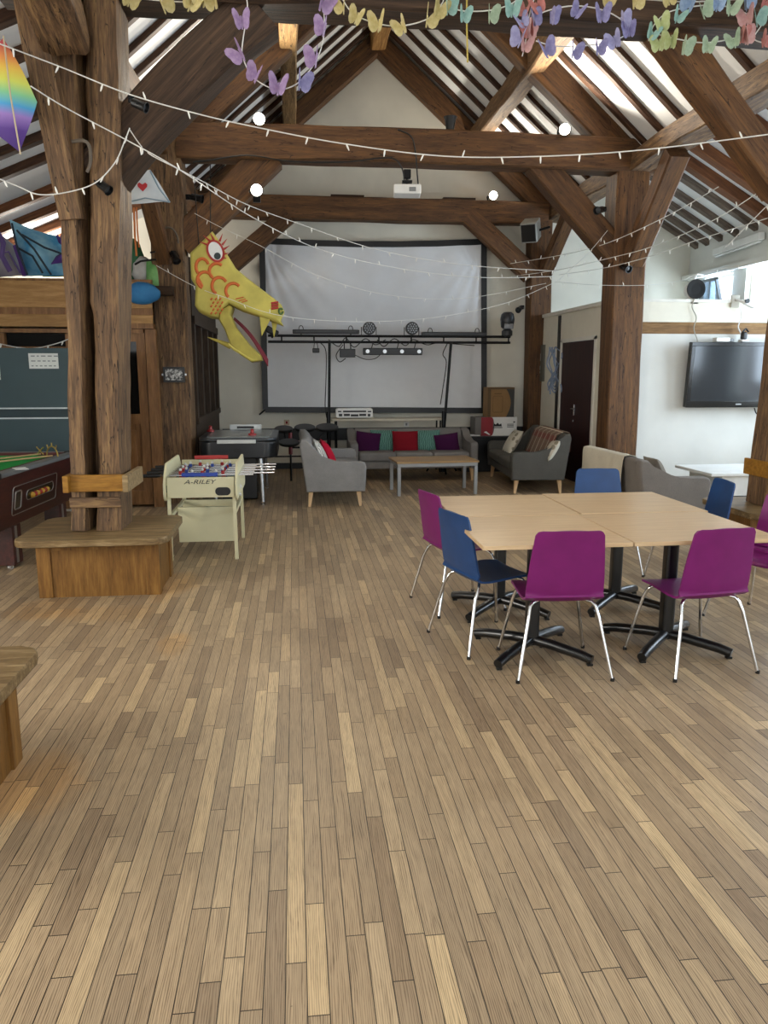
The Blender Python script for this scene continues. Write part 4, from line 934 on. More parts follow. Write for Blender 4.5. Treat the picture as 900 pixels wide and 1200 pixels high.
par('round black stage light right of centre on the lighting stand', 482, 385)
t = thing('four_lamp_bar', 'black bar with four lamp windows hanging under the lighting stand', 'stage light', (0, LY - .06, 0))
bm = B(); b2(bm, lx(425), lx(494), -.05, .05, lz(416), lz(408), .01); obj('housing', bm, BLACK, t)
for u in (430, 450, 470, 490):
    bm = B(); lathe(bm, [(.03, 0), (.03, .006)], 14, T(lx(u), -.05, lz(412)) @ R('X', pi / 2)); obj('lamp_window', bm, SILVER, t)
for u in (435, 465, 485):
    bm = B(); tube(bm, [(lx(u), 0, lz(408)), (lx(u) + .03, .05, lz(401))], .008, 6); obj('hanger', bm, BLACKM, t)
t = thing('moving_head', 'dark stage light standing on the right end of the lighting stand', 'stage light', (lx(594), LY, lz(394) + .02))
bm = B(); lathe(bm, [(.04, -.02), (.085, 0), (.085, .07), (.05, .1)], 16); obj('base_unit', bm, plain('moving_head_grey', '2a2c2f', .4), t)
bm = B(); lathe(bm, [(.06, .1), (.1, .13), (.115, .25), (.1, .33), (.06, .36)], 16); obj('head_unit', bm, plain('moving_head_dark', '24272b', .35), t)
bm = B(); b2(bm, -.075, .075, -.105, -.09, .1, .18, .01); obj('lens', bm, plain('pale_lens', '8d9298', .15), t)
t = thing('scanner_light', 'small dark stage light on the left end of the bar below the dragon', 'stage light', (lx(319), LY, lz(393)))
bm = B(); box(bm, (0, 0, .05), (.2, .16, .1), R('Y', .5), .02); obj('housing', bm, BLACK, t); bm = B(); tube(bm, [(0, 0, .02), (0, 0, -.05)], .015, 8); obj('clamp', bm, BLACKM, t)
t = thing('hanging_sensor', 'small black box hanging on a loop below the left LED bar', 'stage light', (lx(370), LY, lz(411)))
bm = B(); box(bm, (0, 0, 0), (.11, .08, .07), None, .012); obj('housing', bm, BLACK, t); bm = B(); tube(bm, [(.03 * cos(a), 0, .035 + .1 * sin(a)) for a in [pi * i / 8 for i in range(9)]], .006, 6); obj('loop', bm, BLACKM, t)
t = thing('dimmer_box', 'black control box hanging left of the four-lamp bar', 'control box', (lx(407), LY - .03, lz(414)))
bm = B(); box(bm, (0, 0, 0), (.24, .1, .13), None, .01); obj('housing', bm, plain('dimmer_black', '191a1c', .4), t); bm = B(); tube(bm, [(-.05, 0, .06), (-.05, .03, .17)], .01, 6); tube(bm, [(.05, 0, .06), (.05, .03, .17)], .01, 6); obj('hook', bm, BLACKM, t)
def cable(name, label, pts, r=.006, mat=BLACK, sub=6, cat='cable'):
    P = [V(p) for p in pts]; out = []
    for i in range(len(P) - 1):
        a, b, c, d = P[max(i - 1, 0)], P[i], P[i + 1], P[min(i + 2, len(P) - 1)]
        for k in range(sub):
            s = k / sub; out.append(.5 * ((2 * b) + (c - a) * s + (2 * a - 5 * b + 4 * c - d) * s * s + (3 * b - a - 3 * c + d) * s ** 3))
    out.append(P[-1]); return tag(obj(name, tube(B(), out, r, 6), mat), label, cat)
def pc_(pts, y): return [at(u, v, y) for u, v in pts]
cable('power_cable', 'black cable looping from the control box to the four-lamp bar', pc_([(402, 404), (394, 416), (398, 424), (405, 420)], LY - .05), .008)
cable('power_cable', 'black cable sagging between control box and four-lamp bar', pc_([(416, 416), (428, 421), (440, 420), (448, 413)], LY - .08), .007)
cable('power_cable', 'black cable hanging down beside the left upright of the stand', pc_([(376, 402), (382, 412), (382, 445), (381, 475), (383, 490)], LY - .02), .008)
cable('power_cable', 'black cable hanging down beside the right upright of the stand', pc_([(524, 403), (519, 415), (523, 425), (519, 455), (516, 474)], LY - .02), .008)
cable('power_cable', 'tangled black cable along the left half of the lighting bar', pc_([(385, 398), (397, 406), (405, 396), (415, 407), (428, 397), (440, 404), (452, 398)], LY - .04), .008)
cable('power_cable', 'tangled black cable along the right half of the lighting bar', pc_([(442, 398), (450, 406), (462, 397), (475, 405), (484, 398), (500, 404), (515, 402), (556, 405)], LY - .04), .008)

# ================================================================== table, console, boxes under the screen
t = thing('folding_table', 'narrow pale folding table under the screen behind the long sofa', 'table', (1.5, 12.45, 0))
x0, x1 = at(388, 490, 12.35).x - 1.5, at(521, 490, 12.35).x - 1.5
bm = B(); b2(bm, x0, x1, -.22, .22, .84, .875, .004); obj('tabletop', bm, plain('pale_table', 'b9b19d', .5), t)
for x in (x0 + .08, x1 - .08):
    for y in (-.17, .17):
        bm = B(); tube(bm, [(x, y, 0), (x, y, .84)], .014, 8); obj('leg', bm, BLACKM, t)
bm = B(); tube(bm, [(x0 + .08, -.17, .3), (x0 + .6, -.17, .3)], .012, 8); tube(bm, [(x1 - .08, -.17, .4), (x1 - .4, -.17, .72)], .012, 8); obj('stretcher', bm, BLACKM, t)
t = thing('console_unit', 'white slotted console standing on the left of the pale folding table', 'console', (0, 12.32, 0))
a, b = at(394, 479, 12.3), at(437, 489.5, 12.3)
bm = B(); prism(bm, rrect(b.x - a.x, a.z - b.z, .03), .2, T((a.x + b.x) / 2, .2, .5 * (a.z + b.z) + .002) @ XZ, .006); c = obj('housing', bm, WHITEP, t)
for u0, u1, v0, v1 in ((396, 400, 481.5, 483), (402, 429, 481.2, 483), (431, 435, 481.5, 483), (397, 401, 485, 488), (403, 410, 485, 487.5), (411, 420, 485.5, 488), (421, 429, 485, 487.5), (431, 434, 485, 488)):
    p, q = at(u0, v0, 12.315), at(u1, v1, 12.315); bm = B(); b2(bm, p.x, q.x, -.012, 0, q.z, p.z, .002); obj('slot', bm, BLACK, c)
t = thing('black_cabinet', 'low black cabinet in the back right corner under the boxes', 'cabinet', (3.18, 12.5, 0))
bm = B(); b2(bm, -.5, .5, -.28, .28, .0, .56, .01); obj('body', bm, BLACK, t); bm = B(); b2(bm, -.52, .58, -.3, .3, .56, .58, .004); obj('top_board', bm, plain('cabinet_top', '2a2b2c', .4), t)
for x in (-.25, .25):
    bm = B(); b2(bm, x - .23, x + .23, -.292, -.28, .04, .54, .003); d = obj('door', bm, plain('cabinet_door', '131416', .35), t); bm = B(); tube(bm, [(x - .1 * (1 if x > 0 else -1), -.31, .3), (x - .1 * (1 if x > 0 else -1), -.31, .4)], .006, 6); obj('handle', bm, BLACKM, d)
bm = B(); b2(bm, 2.70, 2.98, 12.25, 12.4, .582, .60, .003); tag(obj('white_tray', bm, WHITEP), 'flat white tray on the black cabinet beside the long sofa', 'tray')
t = thing('speaker_carton', 'red and grey carton with white label lying on the black cabinet', 'box', (0, 12.4, 0))
a, b = at(557, 489, 12.3), at(605, 512, 12.3); z0 = .582; z1 = a.z
bm = B(); b2(bm, a.x, b.x, -.1, .25, z0, z1, .004); c = obj('carton', bm, plain('carton_grey', '6d6a66', .7), t)
p = at(564, 490, 12.3).x; q = at(578, 490, 12.3).x
bm = B(); b2(bm, p, q, -.103, -.1, z0, z1); obj('red_panel', bm, plain('carton_red', '8d1c26', .5), c)
bm = B(); zc = (z0 + z1) / 2; hh = (z1 - z0) / 2
prism(bm, [(q - .03 - .05 * cos(x), zc + hh * sin(x)) for x in [pi / 2 + pi * k / 8 for k in range(0, 9)]][::1] + [(b.x, z0), (b.x, z1)], .003, T(0, -.103, 0) @ XZ); lb = obj('white_label', bm, WHITEP, c)
bm = B(); X = at(583, 498, 12.3).x
prism(bm, [(X - .07, zc + .0), (X - .06, zc + .05), (X - .03, zc + .03), (X, zc + .06), (X + .03, zc + .03), (X + .06, zc + .05), (X + .07, zc)], .002, T(0, -.106, 0) @ XZ); b2(bm, X - .08, X + .08, -.108, -.106, zc - .025, zc - .012)
for k in range(3): b2(bm, X + .16, X + .27, -.108, -.106, zc + .03 - .022 * k, zc + .04 - .022 * k)
b2(bm, b.x - .06, b.x - .03, -.108, -.106, zc + .06, zc + .08); obj('printed_mark', bm, BLACK, lb)
bm = B(); xs = at(571, 508, 12.3).x; prism(bm, [(xs - .06, z0 + .06), (xs - .02, z0 + .075), (xs + .05, z0 + .02), (xs + .03, z0 + .012)], .002, T(0, -.106, 0) @ XZ); obj('printed_swoosh', bm, WHITEP, c)
t = thing('tall_carton', 'tall brown carton with dark side standing on the red and grey carton', 'box', (0, 12.4, 0))
a, b = at(572, 454, 12.3), at(602, 490, 12.3); z0 = z1; z1 = a.z
bm = B(); b2(bm, a.x, b.x, -.1, .22, z0 + .001, z1, .004); c = obj('carton', bm, plain('kraft_card', '8a6a42', .8), t)
bm = B(); w = b.x - a.x
prism(bm, [(b.x, z0 + .002), (b.x, z1 - .02), (b.x - w * .32, z1 - .02)] + [(b.x - w * .30 + w * .17 * sin(pi * k / 8), z1 - .02 - (z1 - z0 - .02) * k / 8) for k in range(1, 9)], .003, T(0, -.1, 0) @ XZ); obj('dark_panel', bm, plain('carton_dark', '33322f', .6), c)
bm = B(); b2(bm, a.x, a.x + .05, -.103, -.1, z0 + .002, z1 - .02); b2(bm, a.x, b.x, -.104, -.1, z1 - .03, z1 - .002); obj('side_fold', bm, plain('carton_fold', '5d4930', .8), c)
xm = a.x + w * .38; zm = (z0 + z1) / 2
bm = B(); tube(bm, [V((xm + x, -.102, zm - .03 + y)) for x, y in rrect(.16, .26, .02)], .003, 5, closed=True); tube(bm, [V((xm - .06, -.102, z1 - .1)), V((xm + .06, -.102, z1 - .1))], .006, 5); obj('printed_outline', bm, plain('carton_print', '5f4526', .8), c)
# sockets
def socket(label, u, v, y, mat, w=.09, h=.09):
    p = at(u, v, y); t = thing('wall_socket', label, 'socket', (p.x, 13.0, p.z))
    bm = B(); b2(bm, -w / 2, w / 2, -.03, 0, -h / 2, h / 2, .004); f = obj('face_plate', bm, mat, t); bm = B(); b2(bm, -.015, .015, -.035, -.03, -.02, .02, .002); obj('switch', bm, F_RED if mat is not WHITEP else GREYP, f)
socket('small reddish call point on the back wall above the drum pads', 336, 495, 13.0, plain('beige_plate', 'b5a58c', .5))
socket('white socket on the back wall above the red cushion', 476, 497, 13.0, WHITEP)

# ================================================================== television and things on its wall
t = thing('television', 'black flat television on the white partition wall at the right', 'television', (5.80, 9.62, 1.57), radians(-1)); W, H = 1.42, .84
TVM = R('X', radians(-4))
def tvp(x0, x1, y0, y1, z0, z1, bev=.004): bm = B(); b2(bm, x0, x1, y0, y1, z0, z1, bev); bmesh.ops.transform(bm, matrix=TVM.inverted(), verts=bm.verts); return bm
obj('back_case', tvp(-W / 2, W / 2, -.0, .07, -H / 2, H / 2, .01), BLACK, t)
obj('screen', tvp(-W / 2 + .055, W / 2 - .055, -.014, -.0, -H / 2 + .085, H / 2 - .05, 0), plain('tv_glass', '2c3034', .12, var=.02, spec=.6), t)
bm = B()
for a in ((-W / 2, W / 2, H / 2 - .05, H / 2), (-W / 2, W / 2, -H / 2, -H / 2 + .085), (-W / 2, -W / 2 + .055, -H / 2 + .085, H / 2 - .05), (W / 2 - .055, W / 2, -H / 2 + .085, H / 2 - .05)): b2(bm, a[0], a[1], -.024, .0, a[2], a[3], .004)
bmesh.ops.transform(bm, matrix=TVM.inverted(), verts=bm.verts); bz = obj('bezel', bm, plain('tv_bezel', '0c0d0f', .2, coat=.4), t)
obj('badge', tvp(-.03, .05, -.027, -.024, -H / 2 + .035, -H / 2 + .05, 0), SILVER, bz)
bm = B(); b2(bm, -.2, .2, .07, .17, -.15, .15, .01); obj('wall_bracket', bm, BLACKM, t)
t = thing('media_box', 'white box with cables standing on top of the television', 'box', (5.62, 9.66, 1.995)); bm = B(); b2(bm, -.19, .0, -.05, .05, 0, .055, .008); obj('housing', bm, WHITEP, t); bm = B(); b2(bm, .01, .06, -.04, .04, 0, .04, .006); obj('plug', bm, GREYP, t)
t = thing('conference_camera', 'small black camera on top of the television', 'camera', (5.83, 9.66, 1.995)); bm = B(); b2(bm, -.05, .05, -.05, .05, 0, .03, .008); obj('base_unit', bm, WHITEP, t); bm = B(); box(bm, (0, 0, .08), (.07, .07, .1), None, .02); tube(bm, [(-.03, -.02, .13), (.02, 0, .17), (.06, 0, .13)], .012, 8); obj('head_unit', bm, BLACK, t)
cable('power_cable', 'wavy thin cable running down the panel from the round speaker', pc_([(814, 350), (811, 360), (816, 372), (813, 385), (817, 398), (816, 404)], 9.77), .007, plain('cable_beige', '9f9a8c', .6))
cable('power_cable', 'white cable hanging from the wall camera down to the television', pc_([(868, 362), (869, 372), (865, 383), (869, 393), (866, 400)], 9.74), .008, WHITEP)
cable('power_cable', 'black cable end hanging under the television beside the right post', pc_([(884, 478), (886, 484), (890, 487)], 9.7), .008)
p = at(815, 339, 9.8)
t = thing('round_speaker', 'round black speaker in a white shell on top of the television wall', 'speaker', (p.x, 9.8, p.z))
bm = B(); lathe(bm, [(.05, .16), (.09, .14), (.11, .05), (.115, 0), (.11, -.01)], 28, R('X', pi / 2) @ R('Y', pi)); obj('shell', bm, WHITEP, t)
bm = B(); lathe(bm, [(.0, -.01), (.05, -.005), (.09, .008), (.125, .012), (.125, 0)], 28, T(0, -.012, 0) @ R('X', pi / 2)); obj('cone', bm, DARK, t)
bm = B(); b2(bm, -.06, .06, .0, .12, -.19, -.1, .008); tube(bm, [(0, .05, .12), (.05, .08, .2), (.15, .1, .19)], .012, 8); obj('bracket', bm, WHITEP, t)
p = at(862, 353, 9.78)
t = thing('wall_camera', 'white camera bracket on the cream panel above the television', 'camera', (p.x, 9.8, p.z))
bm = B(); b2(bm, -.06, .05, -.03, 0, -.08, .08, .006); obj('back_plate', bm, plain('bracket_grey', 'b9b4a6', .5), t); bm = B(); tube(bm, [(0, -.03, .02), (.06, -.12, -.02)], .016, 8); box(bm, (.12, -.14, -.04), (.16, .07, .07), R('Y', .4), .015); obj('camera_body', bm, WHITEP, t); bm = B(); lathe(bm, [(.03, 0), (.03, .02)], 12, T(.06, -.18, -.01) @ R('X', pi / 2)); obj('lens', bm, BLACK, t)
bm = B(); a, b = atx(838, 296, 6.66), atx(893, 276, 6.66)
m, L = frame_m(a, b); t = thing('batten_light', 'white strip light on the right aisle wall below the roof', 'strip light')
t.matrix_world = m
bm = B(); b2(bm, 0, L, -.045, .045, -.055, .055, .01); obj('housing', bm, WHITEP, t); bm = B(); b2(bm, .03, L - .03, -.03, .03, -.085, -.055, .02); obj('diffuser', bm, WHITEP, t)
# framed notice and blue wall drawing on the cream partition
a, b = atx(628, 405, XR - .015), atx(637, 447, XR - .015)
y0, y1, z0, z1 = b.y, a.y, b.z - .0, a.z
t = thing('framed_notice', 'grey framed notice on the cream partition by the back corner', 'picture', (XR - .015, (y0 + y1) / 2, (z0 + z1) / 2)); w, h = y1 - y0, z1 - z0
bm = B(); b2(bm, -.02, 0.013, -w / 2, w / 2, -h / 2, h / 2, .004); f = obj('frame', bm, plain('notice_frame', '5b5a50', .6), t)
for zz, hh in ((.16, .2), (-.13, .12), (-.25, .06)):
    bm = B(); b2(bm, -.023, -.02, -w * .22, w * .22, zz * h - hh * h / 2, zz * h + hh * h / 2); obj('print', bm, plain('notice_print', 'a5aaa4', .7), f)
bm = B(); o = V((XR - .004, 0, 0))
def dp(u, v): q = atx(u, v, XR - .004); return q
random.seed(21)
for k in range(7):
    u0 = 643 + random.random() * 9; pts = []
    for i in range(16):
        s = i / 15; pts.append(dp(u0 + (2.5 + k * .5) * noise.noise(V((s * 2.6 + k * 5.1, k * 3.7, .5))) * 2.2, 407 + s * (40 + 2.5 * k)))
    tube(bm, pts, .014, 5)
for k in range(3):
    tube(bm, [dp(650 + (2.2 + k) * cos(a), 448 + (5 + 3.5 * k) * sin(a)) for a in [2 * pi * i / 16 for i in range(17)]], .012, 5)
tag(obj('wall_drawing', bm, plain('pale_blue_paint', '8f9fb8', .7)), 'blue scrolling line drawing painted on the cream partition by the maroon door', 'drawing')
# framed photo on the post
p0, p1 = at(191, 430, 9.64), at(217, 448, 9.64)
t = thing('framed_photo', 'small black-framed black and white photo on the oak post', 'picture', ((p0.x + p1.x) / 2, 9.64, (p0.z + p1.z) / 2)); w, h = p1.x - p0.x, p0.z - p1.z
bm = B()
for a in ((-w / 2, w / 2, h / 2 - .025, h / 2), (-w / 2, w / 2, -h / 2, -h / 2 + .025), (-w / 2, -w / 2 + .025, -h / 2 + .025, h / 2 - .025), (w / 2 - .025, w / 2, -h / 2 + .025, h / 2 - .025)): b2(bm, a[0], a[1], -.012, .015, a[2], a[3])
obj('frame', bm, BLACK, t)
tm = NT('grey_photo'); vo = tm.noise(tm.coord('Object', (1, 1, 1)), 26, 4, .7); tm.l(tm.ramp(vo, [(.42, '1c1c1c'), (.5, '8b8b88'), (.6, 'd8d8d4')]), tm.b.inputs['Base Color'])
bm = B(); b2(bm, -w / 2 + .02, w / 2 - .02, -.004, .0, -h / 2 + .02, h / 2 - .02); obj('photo', bm, tm.m, t)
bm = B(); b2(bm, -w / 2 - .02, -w / 2, -.004, .004, -.012, .012); b2(bm, w / 2, w / 2 + .02, -.004, .004, -.012, .012); obj('fixing_tab', bm, SILVER, t)

# ================================================================== projector, box speaker, spotlights
p = at(477, 224, 9.66)
t = thing('ceiling_projector', 'white projector hanging under the middle tie beam', 'projector', (p.x, 9.66, p.z), radians(-6))
bm = B(); box(bm, (0, 0, 0), (.32, .26, .11), None, .015); c = obj('housing', bm, WHITEP, t)
bm = B(); b2(bm, .02, .10, -.134, -.128, -.03, .02, .003); obj('vent', bm, GREYP, c)
bm = B(); tube(bm, [(.0, 0, .05), (0, 0, .2)], .02, 8); box(bm, (0, 0, .1), (.12, .1, .03), None, .004); box(bm, (0, 0, .19), (.09, .09, .1), None, .01); obj('mount', bm, BLACKM, t)
cable('power_cable', 'black cable running along the middle tie beam to the projector', pc_([(226, 190), (245, 188), (290, 182), (340, 189), (400, 190), (455, 185), (470, 195), (474, 212)], 9.6), .009)
cable('power_cable', 'black cable looping from the beam top down behind the projector', pc_([(466, 152), (482, 160), (487, 180), (489, 205), (490, 216)], 9.62), .009)
p = at(622, 270, 12.35)
t = thing('box_speaker', 'pale grey box with a dark front on the back right post', 'speaker', p, radians(-30))
bm = B(); box(bm, (0, 0, 0), (.25, .32, .30), R('X', radians(24)), .012); c = obj('housing', bm, plain('speaker_shell_grey', 'a3a29b', .5), t)
bm = B(); b2(bm, -.112, .112, -.175, -.16, -.13, .13, .004); bmesh.ops.transform(bm, matrix=R('X', radians(24)), verts=bm.verts); obj('front_grille', bm, BLACK, c)
bm = B(); tube(bm, [(.1, .05, 0), (.28, .1, .05)], .02, 8); obj('bracket', bm, BLACKM, t)
p = at(528, 144, 9.78)
t = thing('horn_speaker', 'small black horn standing on the middle tie beam', 'speaker', (p.x, 9.8, 4.47))
bm = B(); lathe(bm, [(.05, 0), (.055, .06), (.065, .12), (.085, .16), (.07, .165), (.04, .1)], 18); obj('horn', bm, BLACK, t); bm = B(); box(bm, (0, 0, -.02), (.1, .1, .04), None, .004); obj('foot_plate', bm, BLACKM, t)
LIT = emit('lit_lamp', 'fff6e0', 45.0)
def spot(label, p, aim, lit=False, arm=None):
    t = thing('spotlight', label, 'spotlight', p); t.scale = (1.25 if lit else .62 if p.y < 6 else .85,) * 3
    q = V(aim).normalized().to_track_quat('Z', 'Y').to_matrix().to_4x4()
    bm = B(); lathe(bm, [(.03, -.08), (.045, -.07), (.048, .05), (.058, .09), (.052, .09), (.044, .05)], 18, q); obj('lamp_housing', bm, BLACKG, t)
    bm = B(); lathe(bm, [(.043, .045), (.043, .055), (.02, .062)], 16, q); obj('lamp_lens', bm, LIT if lit else plain('dull_lens', '3b3d40', .2), t)
    bm = B(); e = V(arm or (0, .14, -.05)); tube(bm, [q @ V((.056, 0, 0)), q @ V((.056, 0, -.08)), e], .009, 6); tube(bm, [q @ V((-.056, 0, 0)), q @ V((-.056, 0, -.08)), e], .009, 6); box(bm, e, (.07, .03, .07), None, .004); obj('bracket', bm, BLACKM, t)
    return t
spot('lit spotlight on the left of the middle tie beam', at(303, 141, 9.68), (.1, -.95, -.15), True, (0, .1, -.12))
spot('lit spotlight on the right of the middle tie beam', at(661, 153, 9.68), (-.25, -.95, -.15), True, (0, .1, -.1))
spot('lit spotlight on the brace below the left end of the middle tie beam', at(300, 224, 9.5), (.1, -.95, -.1), True, (0, .12, -.04))
spot('lit spotlight on the right of the far tie beam', at(577, 230, 12.55), (-.1, -.95, -.1), True, (0, .12, -.12))
spot('black spotlight on the right side of the split post, unlit', at(163, 123, 5.6), (.7, -.2, -.3), arm=(-.09, .08, .08))
spot('black spotlight on the front of the split post, pointing down right', at(121, 218, 5.6), (.6, -.3, -.5), arm=(-.05, .1, .04))
spot('black spotlight beside the framed-photo post near its top', at(230, 232, 9.6), (.8, -.2, -.2), arm=(-.12, .1, .03))
spot('black spotlight lower on the front of the framed-photo post', at(205, 301, 9.58), (.3, -.5, -.7), arm=(-.03, .1, .06))
spot('black spotlight on the left side of the red-brown post', at(703, 246, 9.6), (-.6, -.5, -.2), arm=(.1, .1, .03))
spot('black spotlight low on the right of the red-brown post', at(733, 314, 9.6), (.2, -.8, -.3), arm=(.03, .08, .04))
spot('small black spotlight low on the back right post', at(609, 362, 12.5), (-.5, -.7, -.3), arm=(.08, .1, .04))
for lab, pts, y in (('grey conduit bent round the front of the split post', [(84, 166), (98, 165), (105, 172), (106, 190), (102, 202)], 5.66), ('grey conduit bent round the front of the framed-photo post', [(188, 268), (200, 267), (207, 275), (209, 285)], 9.62)):
    cable('conduit_pipe', lab, pc_(pts, y), .012, plain('conduit_grey', '5d5347', .6), cat='pipe')
bm = B(); tube(bm, [at(547, -10, 5.6), at(547, 30, 5.6), at(548, 73, 5.6)], .006, 6); tag(obj('yellow_string', bm, plain('yellow_cord', 'b7a14a', .6)), 'thin yellow cord hanging straight down in front of the right roof slope', 'cord')
# ================================================================== dragon head
DY = 9.25
def D0(x, y): u, v = 180 + x / 4.5, 240 + y / 4.5; p = at(u, v, DY); return (p.x, p.z)
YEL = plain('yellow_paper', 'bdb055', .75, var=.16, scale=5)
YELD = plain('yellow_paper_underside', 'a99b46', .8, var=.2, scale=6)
ORA = plain('orange_paint', 'c4622a', .7); REDP = plain('red_paint', 'a8322a', .7)
t = thing('dragon_head', 'big yellow paper dragon head with open jaws hanging from the beam', 'decoration', (0, DY, 0))
xs0, xs1 = D0(205, 0)[0], D0(690, 0)[0]
def dw(x): s = min(1, max(0, (x - xs0) / (xs1 - xs0))); return .30 * (1 - s) + .09 * s
def inflate(poly, name, mat, k=1.0, rim=.05):
    bm = B(); cx = sum(p[0] for p in poly) / len(poly); cz = sum(p[1] for p in poly) / len(poly)
    n = len(poly); rings = []
    def inset(d):
        out = []
        for i in range(n):
            a, p, b = V(poly[i - 1]), V(poly[i]), V(poly[(i + 1) % n])
            e1 = (p - a).normalized(); e2 = (b - p).normalized(); nn = V((-(e1.y + e2.y), e1.x + e2.x))
            nn = nn.normalized() if nn.length > 1e-5 else V((0, 0)); out.append(p + nn * d * sg)
        return out
    ar = sum(poly[i - 1][0] * poly[i][1] - poly[i][0] * poly[i - 1][1] for i in range(n)); sg = 1 if ar > 0 else -1
    for (d, f) in ((rim, -1.0), (rim * .35, -.93), (0, -.7), (0, .7), (rim * .35, .93), (rim, 1.0)):
        rings.append([bm.verts.new((q.x, f * dw(q.x) * k, q.y)) for q in inset(d)])
    for a, b in zip(rings, rings[1:]):
        for i in range(n): bm.faces.new((a[i], a[(i + 1) % n], b[(i + 1) % n], b[i]))
    for r in (rings[0], rings[-1]):
        es = [bm.edges.get((r[i], r[(i + 1) % n])) for i in range(n)]
        bmesh.ops.triangle_fill(bm, edges=es, use_beauty=True)
    return obj(name, bm, mat, t, ang=50)
up = [D0(*p) for p in [(205, 270), (318, 155), (345, 190), (390, 265), (440, 345), (500, 395), (570, 448), (640, 500), (675, 530), (690, 565), (672, 610), (685, 640), (640, 622), (560, 592), (470, 562), (405, 530), (365, 560), (350, 602), (300, 596), (250, 572), (230, 540), (233, 440), (210, 400)]]
inflate(up, 'upper_head', YEL)
lo = [D0(*p) for p in [(352, 575), (372, 552), (405, 532), (425, 545), (412, 585), (440, 650), (510, 740), (570, 796), (577, 822), (520, 832), (460, 792), (410, 742), (380, 662), (350, 610)]]
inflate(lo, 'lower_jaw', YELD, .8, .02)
def face_y(x, k=1.0): return -dw(x) * k - .004
def paint(name, strokes, mat, r=.014, par=t):
    bm = B()
    for st in strokes: tube(bm, [(p[0], face_y(p[0]), p[1]) for p in (D0(*q) for q in st)], r, 6, sq=(1, 1))
    return obj(name, bm, mat, par)
def arc(cx, cy, rx, ry, a0, a1, n=12): return [(cx + rx * cos(radians(a0 + (a1 - a0) * i / n)), cy + ry * sin(radians(a0 + (a1 - a0) * i / n))) for i in range(n + 1)]
for cx, cy, rx, ry, a0, a1 in ((272, 345, 32, 42, 130, 340), (345, 365, 38, 40, 120, 310), (285, 412, 38, 42, 110, 330), (358, 440, 38, 44, 115, 330), (428, 465, 38, 40, 130, 320)):
    paint('painted_scale', [arc(cx, cy, rx, ry, a0, a1)], ORA, .017)
paint('painted_scale', [[(250, 400), (262, 425), (272, 445)], ], ORA, .016)
paint('painted_spots', [[(315 + 22 * i + (10 if j % 2 else 0), 505 + 18 * j), (321 + 22 * i + (10 if j % 2 else 0), 510 + 18 * j)] for i in range(3) for j in range(5)], ORA, .016)
paint('painted_whisker', [[(440, 505), (480, 495)], [(455, 515), (490, 505)], [(470, 522), (500, 512)]], ORA, .006)
def disc(name, cx, cy, rx, ry, rot, mat, lift, par):
    bm = B(); pts = []
    for i in range(28):
        a = 2 * pi * i / 28; x, y = rx * cos(a), ry * sin(a); c, s = cos(rot), sin(rot); pts.append(D0(cx + x * c - y * s, cy + x * s + y * c))
    a_ = [bm.verts.new((p[0], face_y(p[0]) - lift, p[1])) for p in pts]; b_ = [bm.verts.new((p[0], face_y(p[0]) + .01, p[1])) for p in pts]
    bm.faces.new(a_); bm.faces.new(b_[::-1])
    for i in range(28): bm.faces.new((a_[i], a_[(i + 1) % 28], b_[(i + 1) % 28], b_[i]))
    return obj(name, bm, mat, par)
ey = disc('eye', 338, 262, 44, 60, radians(-22), REDP, .006, t)
disc('eye_white', 338, 262, 33, 48, radians(-22), WHITEP, .010, ey)
disc('pupil', 348, 288, 17, 18, 0, plain('pupil_green_black', '12211c', .4), .014, ey)
bm = B()
for a, l in ((-150, 34), (-125, 38), (-100, 36), (-60, 30), (-35, 30), (-10, 30), (15, 28), (35, 26)):
    c, s = cos(radians(a)), sin(radians(a)); x0, y0_ = 338 + 42 * c, 262 + 58 * s
    p, q = D0(x0, y0_), D0(x0 + l * (c - .4 * (1 if a < -90 else 0)), y0_ + l * (s - (.5 if a > -90 else 0)))
    tube(bm, [(p[0], face_y(p[0]) - .003, p[1]), (q[0], face_y(q[0]) - .003, q[1])], [.014, .002], 6)
obj('eyelashes', bm, REDP, ey)
paint('painted_nose_stripes', [[(622, 525 + 14 * k), (658, 518 + 14 * k)] for k in range(3)], REDP, .013)
paint('painted_nostril', [arc(672, 565, 10, 14, 0, 330)], plain('green_paint', '4f6b35', .7), .012)
for tip, b0, b1, yy in (((571, 695), (560, 592), (620, 610), -.06), ((634, 702), (622, 628), (652, 632), .05)):
    bm = B(); a, b, c = D0(*b0), D0(*b1), D0(*tip)
    vs = [bm.verts.new((a[0], yy - .05, a[1] + .02)), bm.verts.new((b[0], yy - .05, b[1] + .02)), bm.verts.new((b[0], yy + .05, b[1] + .02)), bm.verts.new((a[0], yy + .05, a[1] + .02)), bm.verts.new((c[0], yy, c[1]))]
    for f in ((0, 1, 2, 3), (0, 1, 4), (1, 2, 4), (2, 3, 4), (3, 0, 4)): bm.faces.new([vs[i] for i in f])
    obj('tooth', bm, YEL, t, smooth=False)
bm = B(); grid(bm, lambda u, v: (lambda p: (p[0] + .0, -.05 + .1 * v + .02 * sin(6 * u), p[1] + (.03 + .05 * u) * (v - .5)))(D0(425 + 180 * u, 598 + 235 * u - 25 * sin(pi * u))), 16, 6)
bmesh.ops.recalc_face_normals(bm, faces=bm.faces); bmesh.ops.solidify(bm, geom=list(bm.faces), thickness=.008); obj('tongue', bm, plain('dark_red_tongue', '741626', .7), t)
bm = B(); q = [D0(290, 700), D0(350, 722), D0(412, 748)]; tube(bm, [(p[0], -.1, p[1]) for p in q], [.004, .02, .035], 8); obj('barb', bm, YELD, t)
bm = B(); q = [(400, 742), (430, 770), (470, 795), (520, 826), (565, 822)]
